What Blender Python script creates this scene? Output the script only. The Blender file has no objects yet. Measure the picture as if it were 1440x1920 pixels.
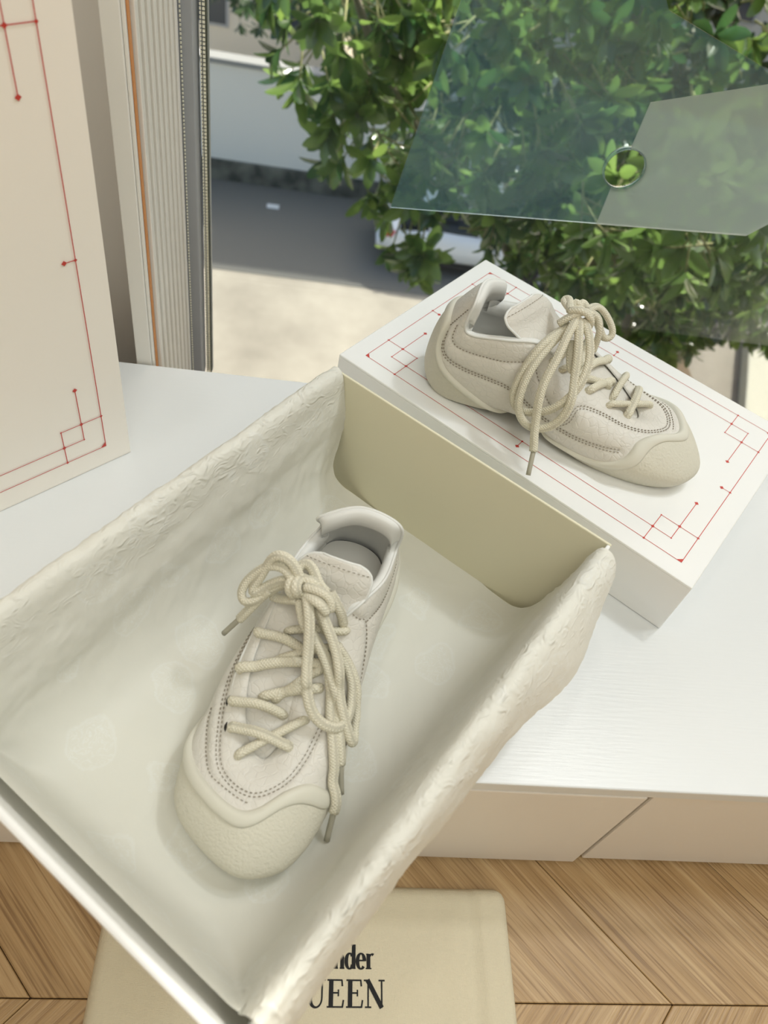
import bpy, bmesh, math, random
import numpy as np
from mathutils import Vector, Matrix, noise
from mathutils.bvhtree import BVHTree
random.seed(7)
rng = np.random.default_rng(7)
scene = bpy.context.scene
COL = scene.collection

# ------------------------------------------------------------------ camera
def cam_axes(p, r, y):
    f = np.array([math.sin(y) * math.cos(p), math.cos(y) * math.cos(p), -math.sin(p)])
    rt = np.array([math.cos(y), -math.sin(y), 0.0])
    dn = np.cross(f, rt)
    return math.cos(r) * rt + math.sin(r) * dn, -math.sin(r) * rt + math.cos(r) * dn, f
RT, DN, FW = cam_axes(0.86512721, -0.24437695, 0.19948276)
cd = bpy.data.cameras.new('camera')
cam = bpy.data.objects.new('camera', cd)
COL.objects.link(cam)
m = Matrix.Identity(4)
for i in range(3):
    m[i][0], m[i][1], m[i][2] = RT[i], -DN[i], -FW[i]
m.translation = (0.0, -0.18560138, 0.4868113)
cam.matrix_world = m
cd.sensor_fit = 'HORIZONTAL'
cd.sensor_width = 36.0
cd.lens = 1464.265 * 36.0 / 1440.0
cd.clip_start, cd.clip_end = 0.02, 300
cd.dof.use_dof = True
cd.dof.focus_distance = 0.60
cd.dof.aperture_fstop = 11.0
scene.camera = cam

# ------------------------------------------------------------------ world, sun, lamps, exposure
SUN_DIR = Vector((0.67, 0.74, 0.95)).normalized()      # towards the sun
world = bpy.data.worlds.new('world')
scene.world = world
world.use_nodes = True
wn = world.node_tree
sky = wn.nodes.new('ShaderNodeTexSky')
sky.sky_type = 'NISHITA'
sky.sun_disc = False
sky.sun_elevation = math.asin(SUN_DIR.z)
sky.sun_rotation = math.atan2(SUN_DIR.x, SUN_DIR.y)
sky.dust_density = 4.0
tint = wn.nodes.new('ShaderNodeMix')
tint.data_type, tint.blend_type = 'RGBA', 'MULTIPLY'
tint.inputs['Factor'].default_value = 1.0
tint.inputs[7].default_value = (1.0, 0.97, 0.90, 1.0)
wn.links.new(sky.outputs[0], tint.inputs[6])
wn.links.new(tint.outputs[2], wn.nodes['Background'].inputs[0])
wn.nodes['Background'].inputs[1].default_value = 0.27
sd = bpy.data.lights.new('sun', 'SUN')
sd.energy = 7.5
sd.angle = math.radians(1.5)
sd.color = (1.0, 0.95, 0.86)
sun = bpy.data.objects.new('sun', sd)
sun.rotation_euler = SUN_DIR.to_track_quat('Z', 'Y').to_euler()
COL.objects.link(sun)
def area(name, loc, rot, sx, sy, power, color):
    d = bpy.data.lights.new(name, 'AREA')
    d.shape = 'RECTANGLE'
    d.size, d.size_y, d.energy, d.color = sx, sy, power, color
    o = bpy.data.objects.new(name, d)
    o.location, o.rotation_euler = loc, rot
    COL.objects.link(o)
    return o
area('ceiling_lamp', (0.4, -1.3, 2.36), (0, 0, 0), 1.6, 1.6, 29, (0.97, 1.0, 0.94))
area('bench_fill', (1.25, 0.36, 2.28), (0, 0, 0), 0.7, 0.3, 11.5, (0.84, 0.95, 1.0))  # added fill with no visible source, brightens bench and lid
area('shoe_shadow_light', (0.70, 0.46, 1.45), (0, 0, 0), 0.09, 0.09, 4.2, (0.95, 0.98, 1.0))  # unseen light added to cast the shoe shadows
area('ceiling_spot', (-0.45, -0.05, 2.30), (0, 0, 0), 0.14, 0.14, 3.0, (1.0, 0.99, 0.93))
vs = scene.view_settings
vs.view_transform = 'Standard'
vs.look = 'None'
vs.gamma = 1.0
vs.use_curve_mapping = False
vs.exposure = 0.0
scene.cycles.max_bounces = 10
scene.cycles.transparent_max_bounces = 16
scene.cycles.caustics_reflective = False
scene.cycles.caustics_refractive = False
scene.cycles.sample_clamp_indirect = 6.0

# ------------------------------------------------------------------ helpers
def lin(*c):
    return tuple(((v / 255 + 0.055) / 1.055) ** 2.4 if v > 10 else v / 255 / 12.92 for v in c) + (1.0,)

def mat(name, color, rough=0.5, **kw):
    mt = bpy.data.materials.new(name)
    mt.use_nodes = True
    b = mt.node_tree.nodes['Principled BSDF']
    b.inputs['Base Color'].default_value = color
    b.inputs['Roughness'].default_value = rough
    for k, v in kw.items():
        b.inputs[k].default_value = v
    return mt

def nd(mt, t, **kw):
    n = mt.node_tree.nodes.new(t)
    for k, v in kw.items():
        if k in n.inputs:
            n.inputs[k].default_value = v
        else:
            setattr(n, k, v)
    return n

def ln(mt, a, b):
    mt.node_tree.links.new(a, b)

def bsdf(mt):
    return mt.node_tree.nodes['Principled BSDF']

def bump(mt, height, strength, dist, prev=None):
    b = nd(mt, 'ShaderNodeBump', Strength=strength, Distance=dist)
    ln(mt, height, b.inputs['Height'])
    if prev is not None:
        ln(mt, prev, b.inputs['Normal'])
    ln(mt, b.outputs[0], bsdf(mt).inputs['Normal'])
    return b.outputs[0]

def coords(mt, kind='Object', scale=(1, 1, 1), rot=(0, 0, 0)):
    tc = nd(mt, 'ShaderNodeTexCoord')
    mp = nd(mt, 'ShaderNodeMapping')
    mp.inputs['Scale'].default_value = scale
    mp.inputs['Rotation'].default_value = rot
    ln(mt, tc.outputs[kind], mp.inputs['Vector'])
    return mp.outputs[0]

def ramp(mt, fac, stops):
    r = nd(mt, 'ShaderNodeValToRGB')
    while len(r.color_ramp.elements) < len(stops):
        r.color_ramp.elements.new(0.5)
    for e, (p, c) in zip(r.color_ramp.elements, stops):
        e.position, e.color = p, c
    ln(mt, fac, r.inputs[0])
    return r.outputs[0]

def mesh(name, verts, faces, smooth=False, uvs=None):
    me = bpy.data.meshes.new(name)
    me.from_pydata([tuple(map(float, v)) for v in verts], [], [tuple(map(int, f)) for f in faces])
    if uvs is not None:
        l = me.uv_layers.new(name='uv')
        for lp in me.loops:
            l.data[lp.index].uv = uvs[lp.vertex_index]
    if smooth:
        me.polygons.foreach_set('use_smooth', [True] * len(me.polygons))
    me.update()
    return me

def obj(name, me, m=None, parent=None, loc=None):
    o = bpy.data.objects.new(name, me)
    COL.objects.link(o)
    if m is not None and me is not None and not me.materials:
        me.materials.append(m)
    if parent is not None:
        o.parent = parent
    if loc is not None:
        o.location = loc
    return o

def empty(name, loc=(0, 0, 0), mw=None):
    o = bpy.data.objects.new(name, None)
    o.empty_display_size = 0.02
    COL.objects.link(o)
    if mw is not None:
        o.matrix_world = mw
    else:
        o.location = loc
    return o

def tag(o, label=None, cat=None, group=None, kind=None):
    for k, v in (('label', label), ('category', cat), ('group', group), ('kind', kind)):
        if v:
            o[k] = v
    return o

class MB:
    """collects shapes into one mesh"""
    def __init__(s):
        s.v, s.f = [], []
    def add(s, v, f):
        n = len(s.v)
        s.v += [tuple(map(float, p)) for p in v]
        s.f += [tuple(int(i) + n for i in q) for q in f]
        return s
    def hexa(s, p):          # 8 corners: bottom 4 (ccw seen from above), top 4
        return s.add(p, [(3, 2, 1, 0), (4, 5, 6, 7), (0, 1, 5, 4), (1, 2, 6, 5), (2, 3, 7, 6), (3, 0, 4, 7)])
    def box(s, x0, y0, z0, x1, y1, z1):
        return s.hexa([(x0, y0, z0), (x1, y0, z0), (x1, y1, z0), (x0, y1, z0), (x0, y0, z1), (x1, y0, z1), (x1, y1, z1), (x0, y1, z1)])
    def bevel(s, w, seg=2):
        bm = bmesh.new()
        vs_ = [bm.verts.new(p) for p in s.v]
        for q in s.f:
            try:
                bm.faces.new([vs_[i] for i in q])
            except ValueError:
                pass
        bmesh.ops.bevel(bm, geom=bm.edges[:], offset=w, segments=seg, profile=0.5, affect='EDGES')
        bm.verts.index_update()
        s.v = [tuple(v.co) for v in bm.verts]
        s.f = [tuple(v.index for v in f.verts) for f in bm.faces]
        bm.free()
        return s
    def make(s, name, m, parent=None, smooth=False, loc=None):
        return obj(name, mesh(name, s.v, s.f, smooth), m, parent, loc)

def bx(name, m, a, b, parent=None, bev=0.0, smooth=False):
    q = MB().box(*a, *b)
    if bev:
        q.bevel(bev)
    return q.make(name, m, parent, smooth)

def catmull(pts, n, closed=False):
    p = np.array(pts, float)
    k = len(p)
    if closed:
        q = np.vstack([p[-1], p, p[0], p[1]])
        segs = k
    else:
        q = np.vstack([2 * p[0] - p[1], p, 2 * p[-1] - p[-2]])
        segs = k - 1
    out = []
    for i in range(segs):
        a, b, c, d = q[i:i + 4]
        for t in np.linspace(0, 1, n, endpoint=False):
            out.append(0.5 * ((2 * b) + (c - a) * t + (2 * a - 5 * b + 4 * c - d) * t * t + (3 * b - a - 3 * c + d) * t ** 3))
    if not closed:
        out.append(p[-1])
    return np.array(out)

def resample(p, step):
    d = np.r_[0, np.cumsum(np.linalg.norm(np.diff(p, axis=0), axis=1))]
    n = max(2, int(d[-1] / step) + 1)
    s = np.linspace(0, d[-1], n)
    return np.stack([np.interp(s, d, p[:, i]) for i in range(3)], 1)

def tube(p, r, n=10, ry=None, cap=True):
    """p: (k,3) centre line, r: radius or array; returns verts, faces, uvs"""
    p = np.asarray(p, float)
    k = len(p)
    r = np.broadcast_to(np.asarray(r, float), (k,))
    ry = r if ry is None else np.broadcast_to(np.asarray(ry, float), (k,))
    T = np.gradient(p, axis=0)
    T /= np.linalg.norm(T, axis=1)[:, None] + 1e-12
    ref = np.array([0, 0, 1.0]) if abs(T[0][2]) < 0.9 else np.array([1.0, 0, 0])
    N = np.cross(np.cross(T[0], ref), T[0])
    N /= np.linalg.norm(N)
    V, F, U = [], [], []
    dist = np.r_[0, np.cumsum(np.linalg.norm(np.diff(p, axis=0), axis=1))]
    ang = np.linspace(0, 2 * math.pi, n, endpoint=False)
    for i in range(k):
        N = N - T[i] * (N @ T[i])
        N /= np.linalg.norm(N) + 1e-12
        B = np.cross(T[i], N)
        for a in ang:
            V.append(p[i] + N * math.cos(a) * ry[i] + B * math.sin(a) * r[i])
            U.append((a / (2 * math.pi), dist[i]))
    for i in range(k - 1):
        for j in range(n):
            F.append((i * n + j, i * n + (j + 1) % n, (i + 1) * n + (j + 1) % n, (i + 1) * n + j))
    if cap:
        F.append(tuple(range(n))[::-1])
        F.append(tuple((k - 1) * n + j for j in range(n)))
    return V, F, U

def add_tube(mb, p, r, n=8, **kw):
    v, f, u = tube(p, r, n, **kw)
    return mb.add(v, f)

def extrude_poly(pts, z0, z1):
    n = len(pts)
    v = [(x, y, z0) for x, y in pts] + [(x, y, z1) for x, y in pts]
    f = [tuple(range(n))[::-1], tuple(range(n, 2 * n))] + [(i, (i + 1) % n, n + (i + 1) % n, n + i) for i in range(n)]
    return v, f
# ------------------------------------------------------------------ materials
M_wall = mat('wall_paint', lin(226, 220, 212), 0.7)
M_ceil = mat('ceiling_paint', lin(235, 232, 226), 0.8)

def brushed(name, col, stretch, rough=0.35, strength=0.12):
    mt = mat(name, col, rough)
    n = nd(mt, 'ShaderNodeTexNoise', Scale=1.0, Detail=4.0)
    ln(mt, coords(mt, 'Object', stretch), n.inputs['Vector'])
    bump(mt, n.outputs['Fac'], strength, 0.001)
    return mt
M_lacquer = brushed('white_lacquer', lin(222, 224, 224), (40, 500, 500), 0.32, 0.10)
M_front = brushed('lacquered_drawer', lin(232, 226, 218), (60, 900, 900), 0.45, 0.22)
M_card = mat('white_card', lin(240, 240, 238), 0.42)
M_cardin = mat('cream_card', lin(226, 221, 194), 0.6)
M_red = mat('red_print', lin(196, 62, 52), 0.5)
M_alu = mat('grey_aluminium', lin(172, 175, 180), 0.45, Metallic=0.25)
M_plast = mat('cream_plastic', lin(230, 227, 220), 0.4)
M_orange = mat('orange_seal', lin(206, 140, 84), 0.5)
M_dark = mat('dark_gap', lin(60, 22, 20), 0.7)
M_bead = mat('spacer_bead', lin(252, 248, 226), 0.25, Metallic=0.1)

def tissue_mat():
    mt = mat('tissue_paper', lin(243, 241, 232), 0.55)
    b = bsdf(mt)
    co = coords(mt, 'Object')
    vo = nd(mt, 'ShaderNodeTexVoronoi', Scale=22.0, Randomness=0.6)
    vo.feature = 'F1'
    nw = nd(mt, 'ShaderNodeTexNoise', Scale=40.0, Detail=1.0); ln(mt, co, nw.inputs['Vector'])
    mv = nd(mt, 'ShaderNodeMix', data_type='VECTOR'); mv.inputs['Factor'].default_value = 0.02
    ln(mt, co, mv.inputs[4]); ln(mt, nw.outputs['Color'], mv.inputs[5])
    ln(mt, mv.outputs[1], vo.inputs['Vector'])
    ns = nd(mt, 'ShaderNodeTexNoise', Scale=130.0, Detail=3.0, Distortion=2.5)
    ln(mt, co, ns.inputs['Vector'])
    r1 = ramp(mt, vo.outputs['Distance'], [(0.0, (0, 0, 0, 1)), (0.30, (0, 0, 0, 1)), (0.33, (0.6, 0.6, 0.6, 1)), (0.36, (0, 0, 0, 1)), (1, (0, 0, 0, 1))])
    r2 = ramp(mt, ns.outputs['Fac'], [(0.0, (0, 0, 0, 1)), (0.46, (0, 0, 0, 1)), (0.5, (1, 1, 1, 1)), (0.54, (0, 0, 0, 1)), (1, (0, 0, 0, 1))])
    ins = nd(mt, 'ShaderNodeMath', operation='LESS_THAN')
    ln(mt, vo.outputs['Distance'], ins.inputs[0]); ins.inputs[1].default_value = 0.36
    mu = nd(mt, 'ShaderNodeMath', operation='MULTIPLY')
    ln(mt, r2, mu.inputs[0]); ln(mt, ins.outputs[0], mu.inputs[1])
    ad = nd(mt, 'ShaderNodeMath', operation='MAXIMUM')
    ln(mt, mu.outputs[0], ad.inputs[0]); ln(mt, r1, ad.inputs[1])
    mx = nd(mt, 'ShaderNodeMix', data_type='RGBA')
    ln(mt, ad.outputs[0], mx.inputs['Factor'])
    mx.inputs[6].default_value = lin(236, 235, 226)
    mx.inputs[7].default_value = lin(242, 243, 238)
    ln(mt, mx.outputs[2], b.inputs['Base Color'])
    n2 = nd(mt, 'ShaderNodeTexNoise', Scale=26.0, Detail=5.0, Distortion=0.8)
    ln(mt, co, n2.inputs['Vector'])
    nb_ = bump(mt, n2.outputs['Fac'], 0.22, 0.004)
    n3 = nd(mt, 'ShaderNodeTexNoise', Scale=1.0, Detail=5.0, Roughness=0.6, Distortion=1.2)
    n3.noise_type = 'RIDGED_MULTIFRACTAL'
    ln(mt, coords(mt, 'Object', (34, 22, 34)), n3.inputs['Vector'])
    nb_ = bump(mt, n3.outputs['Fac'], 0.3, 0.003, nb_)
    # sharper crinkles near the folded rims
    n4 = nd(mt, 'ShaderNodeTexNoise', Scale=1.0, Detail=4.0, Distortion=2.0)
    n4.noise_type = 'RIDGED_MULTIFRACTAL'
    ln(mt, coords(mt, 'Object', (120, 75, 120)), n4.inputs['Vector'])
    sx_ = nd(mt, 'ShaderNodeSeparateXYZ'); ln(mt, co, sx_.inputs[0])
    mr = nd(mt, 'ShaderNodeMapRange'); mr.inputs[1].default_value = 0.075; mr.inputs[2].default_value = 0.115
    ln(mt, sx_.outputs[2], mr.inputs[0])
    m4 = nd(mt, 'ShaderNodeMath', operation='MULTIPLY'); ln(mt, n4.outputs['Fac'], m4.inputs[0]); ln(mt, mr.outputs[0], m4.inputs[1])
    bump(mt, m4.outputs[0], 0.7, 0.0022, nb_)
    tr = nd(mt, 'ShaderNodeBsdfTranslucent')
    tr.inputs['Color'].default_value = lin(244, 240, 228)
    ms = nd(mt, 'ShaderNodeMixShader')
    ms.inputs[0].default_value = 0.20
    out = mt.node_tree.nodes['Material Output']
    ln(mt, b.outputs[0], ms.inputs[1]); ln(mt, tr.outputs[0], ms.inputs[2]); ln(mt, ms.outputs[0], out.inputs[0])
    return mt
M_tissue = tissue_mat()

def wood_mat():
    mt = mat('oak_plank', lin(186, 146, 98), 0.42)
    oi = nd(mt, 'ShaderNodeObjectInfo')
    tc = nd(mt, 'ShaderNodeTexCoord')
    va = nd(mt, 'ShaderNodeVectorMath', operation='ADD')
    cm = nd(mt, 'ShaderNodeCombineXYZ')
    sc_ = nd(mt, 'ShaderNodeMath', operation='MULTIPLY'); sc_.inputs[1].default_value = 37.0
    ln(mt, oi.outputs['Random'], sc_.inputs[0])
    for k in range(3):
        ln(mt, sc_.outputs[0], cm.inputs[k])
    ln(mt, tc.outputs['Object'], va.inputs[0]); ln(mt, cm.outputs[0], va.inputs[1])
    def mp(s):
        q = nd(mt, 'ShaderNodeMapping'); q.inputs['Scale'].default_value = s
        ln(mt, va.outputs[0], q.inputs['Vector']); return q.outputs[0]
    big = nd(mt, 'ShaderNodeTexNoise', Scale=1.0, Detail=3.0, Distortion=0.6); ln(mt, mp((5, 26, 1)), big.inputs['Vector'])
    wv = nd(mt, 'ShaderNodeTexNoise', Scale=1.0, Detail=6.0, Roughness=0.65, Distortion=0.5); ln(mt, mp((5, 150, 1)), wv.inputs['Vector'])
    fine = nd(mt, 'ShaderNodeTexNoise', Scale=1.0, Detail=3.0); ln(mt, mp((12, 520, 1)), fine.inputs['Vector'])
    c1 = ramp(mt, big.outputs['Fac'], [(0.25, lin(150, 116, 72)), (0.5, lin(174, 142, 98)), (0.75, lin(196, 168, 126))])
    c2 = ramp(mt, wv.outputs['Fac'], [(0.3, lin(142, 110, 68)), (0.52, lin(180, 148, 104)), (0.7, lin(206, 178, 136))])
    mx = nd(mt, 'ShaderNodeMix', data_type='RGBA'); mx.inputs['Factor'].default_value = 0.55
    ln(mt, c1, mx.inputs[6]); ln(mt, c2, mx.inputs[7])
    pores = ramp(mt, fine.outputs['Fac'], [(0.32, (0.55, 0.47, 0.38, 1)), (0.50, (1, 1, 1, 1))])
    m2 = nd(mt, 'ShaderNodeMix', data_type='RGBA', blend_type='MULTIPLY'); m2.inputs['Factor'].default_value = 0.8
    ln(mt, mx.outputs[2], m2.inputs[6]); ln(mt, pores, m2.inputs[7])
    ln(mt, m2.outputs[2], bsdf(mt).inputs['Base Color'])
    bump(mt, fine.outputs['Fac'], 0.45, 0.0012)
    return mt
M_oak = wood_mat()

def cloth_mat():
    mt = mat('cream_cotton', lin(222, 212, 186), 0.9)
    co = coords(mt, 'Object')
    a = nd(mt, 'ShaderNodeTexNoise', Scale=1.0, Detail=2.0); ln(mt, coords(mt, 'Object', (2400, 260, 1)), a.inputs['Vector'])
    b = nd(mt, 'ShaderNodeTexNoise', Scale=1.0, Detail=2.0); ln(mt, coords(mt, 'Object', (260, 2400, 1)), b.inputs['Vector'])
    ad = nd(mt, 'ShaderNodeMath', operation='ADD'); ln(mt, a.outputs['Fac'], ad.inputs[0]); ln(mt, b.outputs['Fac'], ad.inputs[1])
    bump(mt, ad.outputs[0], 0.5, 0.0012)
    return mt
M_cloth = cloth_mat()
M_ink = mat('black_print', lin(22, 22, 24), 0.8)

def glass_mat(name, tint, refl=1.0):
    mt = bpy.data.materials.new(name)
    mt.use_nodes = True
    t = mt.node_tree
    t.nodes.clear()
    out = t.nodes.new('ShaderNodeOutputMaterial')
    tr = t.nodes.new('ShaderNodeBsdfTransparent'); tr.inputs[0].default_value = tint
    gl = t.nodes.new('ShaderNodeBsdfGlossy'); gl.inputs['Roughness'].default_value = 0.02
    fr = t.nodes.new('ShaderNodeFresnel'); fr.inputs[0].default_value = 1.45
    ml = t.nodes.new('ShaderNodeMath'); ml.operation = 'MULTIPLY'; ml.inputs[1].default_value = refl
    mx = t.nodes.new('ShaderNodeMixShader')
    t.links.new(fr.outputs[0], ml.inputs[0]); t.links.new(ml.outputs[0], mx.inputs[0])
    t.links.new(tr.outputs[0], mx.inputs[1]); t.links.new(gl.outputs[0], mx.inputs[2]); t.links.new(mx.outputs[0], out.inputs[0])
    return mt
M_glass = glass_mat('window_glass', (0.97, 0.985, 0.975, 1), 0.5)

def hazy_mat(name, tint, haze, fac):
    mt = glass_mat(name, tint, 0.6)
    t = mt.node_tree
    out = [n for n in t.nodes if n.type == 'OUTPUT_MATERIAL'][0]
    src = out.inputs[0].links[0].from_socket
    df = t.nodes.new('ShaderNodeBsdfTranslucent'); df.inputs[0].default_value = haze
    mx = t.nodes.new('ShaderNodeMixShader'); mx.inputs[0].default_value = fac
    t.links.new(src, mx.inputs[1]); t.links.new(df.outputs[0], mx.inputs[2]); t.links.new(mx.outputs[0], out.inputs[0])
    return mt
M_acrylic = hazy_mat('sky_haze_acrylic', (0.86, 0.93, 0.93, 1), lin(120, 160, 170), 0.14)  # bluish haze stands in for sky reflected on the sheet
M_reflection = hazy_mat('painted_reflection', (0.9, 0.9, 0.9, 1), lin(250, 246, 234), 0.46)  # whitish haze stands in for a pale building's reflection

# ------------------------------------------------------------------ room shell
FZ = -0.172
X0, X1, Y0, YG = -1.4, 2.4, -3.0, 0.56
CEIL = 2.4
S = 'structure'
fl = tag(bx('floor', mat('brown_subfloor', lin(74, 50, 28), 0.8), (X0, Y0, FZ - 0.06), (X1, YG, FZ - 0.004)), kind=S)
# chevron planks: rows 0.42 deep, seams every 0.157 m along the row
RH, PW, GAP = 0.42, 0.157, 0.0007
def plank_mesh(sgn):
    # in plank-local axes: x along the plank
    sk = RH * 0.928 * sgn
    pts = [(GAP / 2, GAP / 2), (PW - GAP / 2, GAP / 2), (PW - GAP / 2 - sk, RH - GAP / 2), (GAP / 2 - sk, RH - GAP / 2)]
    ang = math.atan2(RH, -sk)
    c, s = math.cos(-ang), math.sin(-ang)
    loc = [(x * c - y * s, x * s + y * c) for x, y in pts]
    b = MB()
    v, f = extrude_poly(loc, -0.006, 0.0)
    b.add(v, f)
    b.bevel(0.0006, 1)
    return mesh('plank', b.v, b.f), ang
pm = {s: plank_mesh(s) for s in (1, -1)}
for s in pm:
    pm[s][0].materials.append(M_oak)
for r in range(-6, 2):
    yb = -0.0992 + RH * r
    if yb + RH > YG:
        continue
    sgn = 1 if r % 2 == 0 else -1
    xo = 0.3297 if sgn == 1 else 0.3297 + RH * 0.928 * -1
    k0 = int((X0 - 0.5 - xo) / PW)
    for k in range(k0, k0 + 30):
        x = xo + k * PW
        xe = x - RH * 0.928 * sgn
        if min(x, xe) < X0 - 0.02 or max(x, xe) + PW > X1 + 0.02:
            continue
        o = obj('plank', pm[sgn][0], None, fl)
        o.location = (x, yb, FZ)
        o.rotation_euler = (0, 0, pm[sgn][1])
tag(bx('ceiling', M_ceil, (X0, Y0, CEIL), (X1, YG + 0.1, CEIL + 0.06)), kind=S)
tag(bx('wall_back', M_wall, (X0, Y0 - 0.06, FZ), (X1, Y0, CEIL)), kind=S)
tag(bx('wall_right', M_wall, (X1, Y0, FZ), (X1 + 0.06, YG + 0.1, CEIL)), kind=S)
tag(bx('wall_left', M_wall, (X0 - 0.06, Y0, FZ), (X0, YG + 0.1, CEIL)), kind=S)
tag(bx('wall_front', M_wall, (X0, 0.455, FZ), (-0.144, YG + 0.1, CEIL)), kind=S)

# unseen slab added outside to keep direct sun off the bench
tag(bx('sun_block_slab', M_wall, (X0, YG + 0.12, 1.02), (X1 + 0.6, 1.62, 1.16)), kind=S)

# fluted jamb beside the window
jb = tag(empty('trim_1', (-0.14, 0.40, FZ)), kind=S)
def jbox(name, m_, a, b, bev=0.0):
    o = bx(name, m_, a, b, None, bev)
    o.parent = jb
    o.matrix_parent_inverse = Matrix.Translation((0.14, -0.40, -FZ))
    return o
jbox('backing', M_plast, (-0.1435, 0.376, FZ), (-0.134, 0.548, CEIL))
jbox('face_board', M_plast, (-0.1425, 0.3705, FZ), (-0.1292, 0.377, CEIL), 0.001)
jbox('edge_lip', M_plast, (-0.1292, 0.3720, FZ), (-0.1266, 0.380, CEIL), 0.0008)
jbox('seal_strip', M_orange, (-0.1264, 0.3755, FZ), (-0.1256, 0.382, CEIL))
for k in range(8):
    y = 0.3835 + k * 0.0188
    jbox('rib', M_plast, (-0.136, y, FZ), (-0.1225 + 0.0004 * k, y + 0.0096, CEIL), 0.0008)
bd = MB()
for k in range(220):
    z = FZ + k * 0.0034
    bd.box(-0.1202, 0.535, z, -0.1190, 0.5364, z + 0.0016)
o = bd.make('bead_row', M_bead)
o.parent = jb; o.matrix_parent_inverse = Matrix.Translation((0.14, -0.40, -FZ)); o['kind'] = 'stuff'

# window: glass pane, frame, beaded spacer bar
wi = tag(empty('window_1', (0.5, YG, FZ)), kind=S)
def wpart(o):
    o.parent = wi
    o.matrix_parent_inverse = Matrix.Translation((-0.5, -YG, -FZ))
    return o
wpart(bx('glass_pane', M_glass, (-0.106, YG, FZ - 0.1), (X1, YG + 0.005, CEIL)))
wpart(bx('side_frame', M_alu, (-0.134, 0.538, FZ), (-0.1098, YG + 0.012, CEIL), None, 0.001))
wpart(bx('sill_frame', M_alu, (-0.134, YG - 0.005, FZ - 0.09), (X1, YG + 0.010, FZ - 0.03), None, 0.001))
wpart(bx('top_frame', M_alu, (-0.134, YG - 0.02, CEIL - 0.06), (X1, YG + 0.03, CEIL), None, 0.001))
wpart(bx('spacer_bar', M_alu, (-0.1080, YG + 0.0060, FZ), (-0.1010, YG + 0.014, CEIL), None, 0.0005))
bd = MB()
for k in range(250):
    z = FZ + k * 0.0034
    for x, w in ((-0.1072, 0.0014), (-0.1048, 0.0022)):
        b2 = MB().box(x, YG - 0.0022, z, x + w, YG - 0.0002, z + 0.0020)
        bd.add(b2.v, b2.f)
o = wpart(bd.make('spacer_beads', M_bead)); o['kind'] = 'stuff'
wpart(bx('glass_edge', mat('glass_edge_seal', lin(70, 74, 60), 0.4), (-0.1022, YG - 0.002, FZ), (-0.1012, YG - 0.0002, CEIL)))

# cut acrylic sheet with a round hole, standing just outside the glass
YA = 0.60
def acrylic():
    mw = Matrix.Translation((0.33, YA, 0.0))
    root = empty('acrylic_sheet', mw=mw)
    tag(root, 'clear sheet with a painted bluish reflection, cut corners and a round hole outside the window', 'acrylic sheet')
    outer = [(0.085, 0.055), (0.4815, 0.082), (0.560, 0.16), (0.520, 0.215), (0.300, 0.278), (0.235, 0.36), (0.130, 0.36)]
    hole = [(0.3180 + 0.0205 * math.cos(t), 0.1335 + 0.0205 * math.sin(t)) for t in np.linspace(0, 2 * math.pi, 32, endpoint=False)]
    def sheet(name, poly, hole_, y0, y1, m_, bev=True):
        bm = bmesh.new()
        vo = [bm.verts.new((x - 0.33, y0, z)) for x, z in poly]
        eo = [bm.edges.new((vo[i], vo[(i + 1) % len(vo)])) for i in range(len(vo))]
        es = list(eo)
        if hole_:
            vh = [bm.verts.new((x - 0.33, y0, z)) for x, z in hole_]
            es += [bm.edges.new((vh[i], vh[(i + 1) % len(vh)])) for i in range(len(vh))]
        bmesh.ops.triangle_fill(bm, edges=es, use_beauty=True)
        r = bmesh.ops.extrude_face_region(bm, geom=bm.faces[:])
        bmesh.ops.translate(bm, verts=[g for g in r['geom'] if isinstance(g, bmesh.types.BMVert)], vec=(0, y1 - y0, 0))
        bmesh.ops.recalc_face_normals(bm, faces=bm.faces[:])
        me = bpy.data.meshes.new(name)
        bm.to_mesh(me); bm.free()
        return obj(name, me, m_, root)
    sheet('panel', outer, hole, 0, 0.0016, M_acrylic)
    patch = [(0.3155, 0.1545), (0.3165, 0.201), (0.43, 0.2365), (0.520, 0.215), (0.560, 0.16), (0.4815, 0.082), (0.311, 0.0705)]
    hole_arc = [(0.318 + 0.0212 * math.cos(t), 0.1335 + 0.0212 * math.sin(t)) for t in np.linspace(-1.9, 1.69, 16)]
    poly = patch[1:] + hole_arc
    f_ = sheet('reflection_patch', poly, None, -0.0012, -0.0004, M_reflection)  # patch paints the pale reflection onto the sheet
    f_['label'] = 'whitish painted reflection on the right part'
    # raised rim round the hole
    mb = MB()
    n = 32
    ring = []
    for rr, yy in ((0.0205, -0.001), (0.0222, -0.001), (0.0222, 0.005), (0.0205, 0.005)):
        ring.append([(-0.012 + rr * math.cos(t), yy, 0.1335 + rr * math.sin(t)) for t in np.linspace(0, 2 * math.pi, n, endpoint=False)])
    V = sum(ring, [])
    F = [(a * n + j, a * n + (j + 1) % n, ((a + 1) % 4) * n + (j + 1) % n, ((a + 1) % 4) * n + j) for a in range(4) for j in range(n)]
    mb.add(V, F).make('hole_rim', M_acrylic, root, True)
acrylic()

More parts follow.
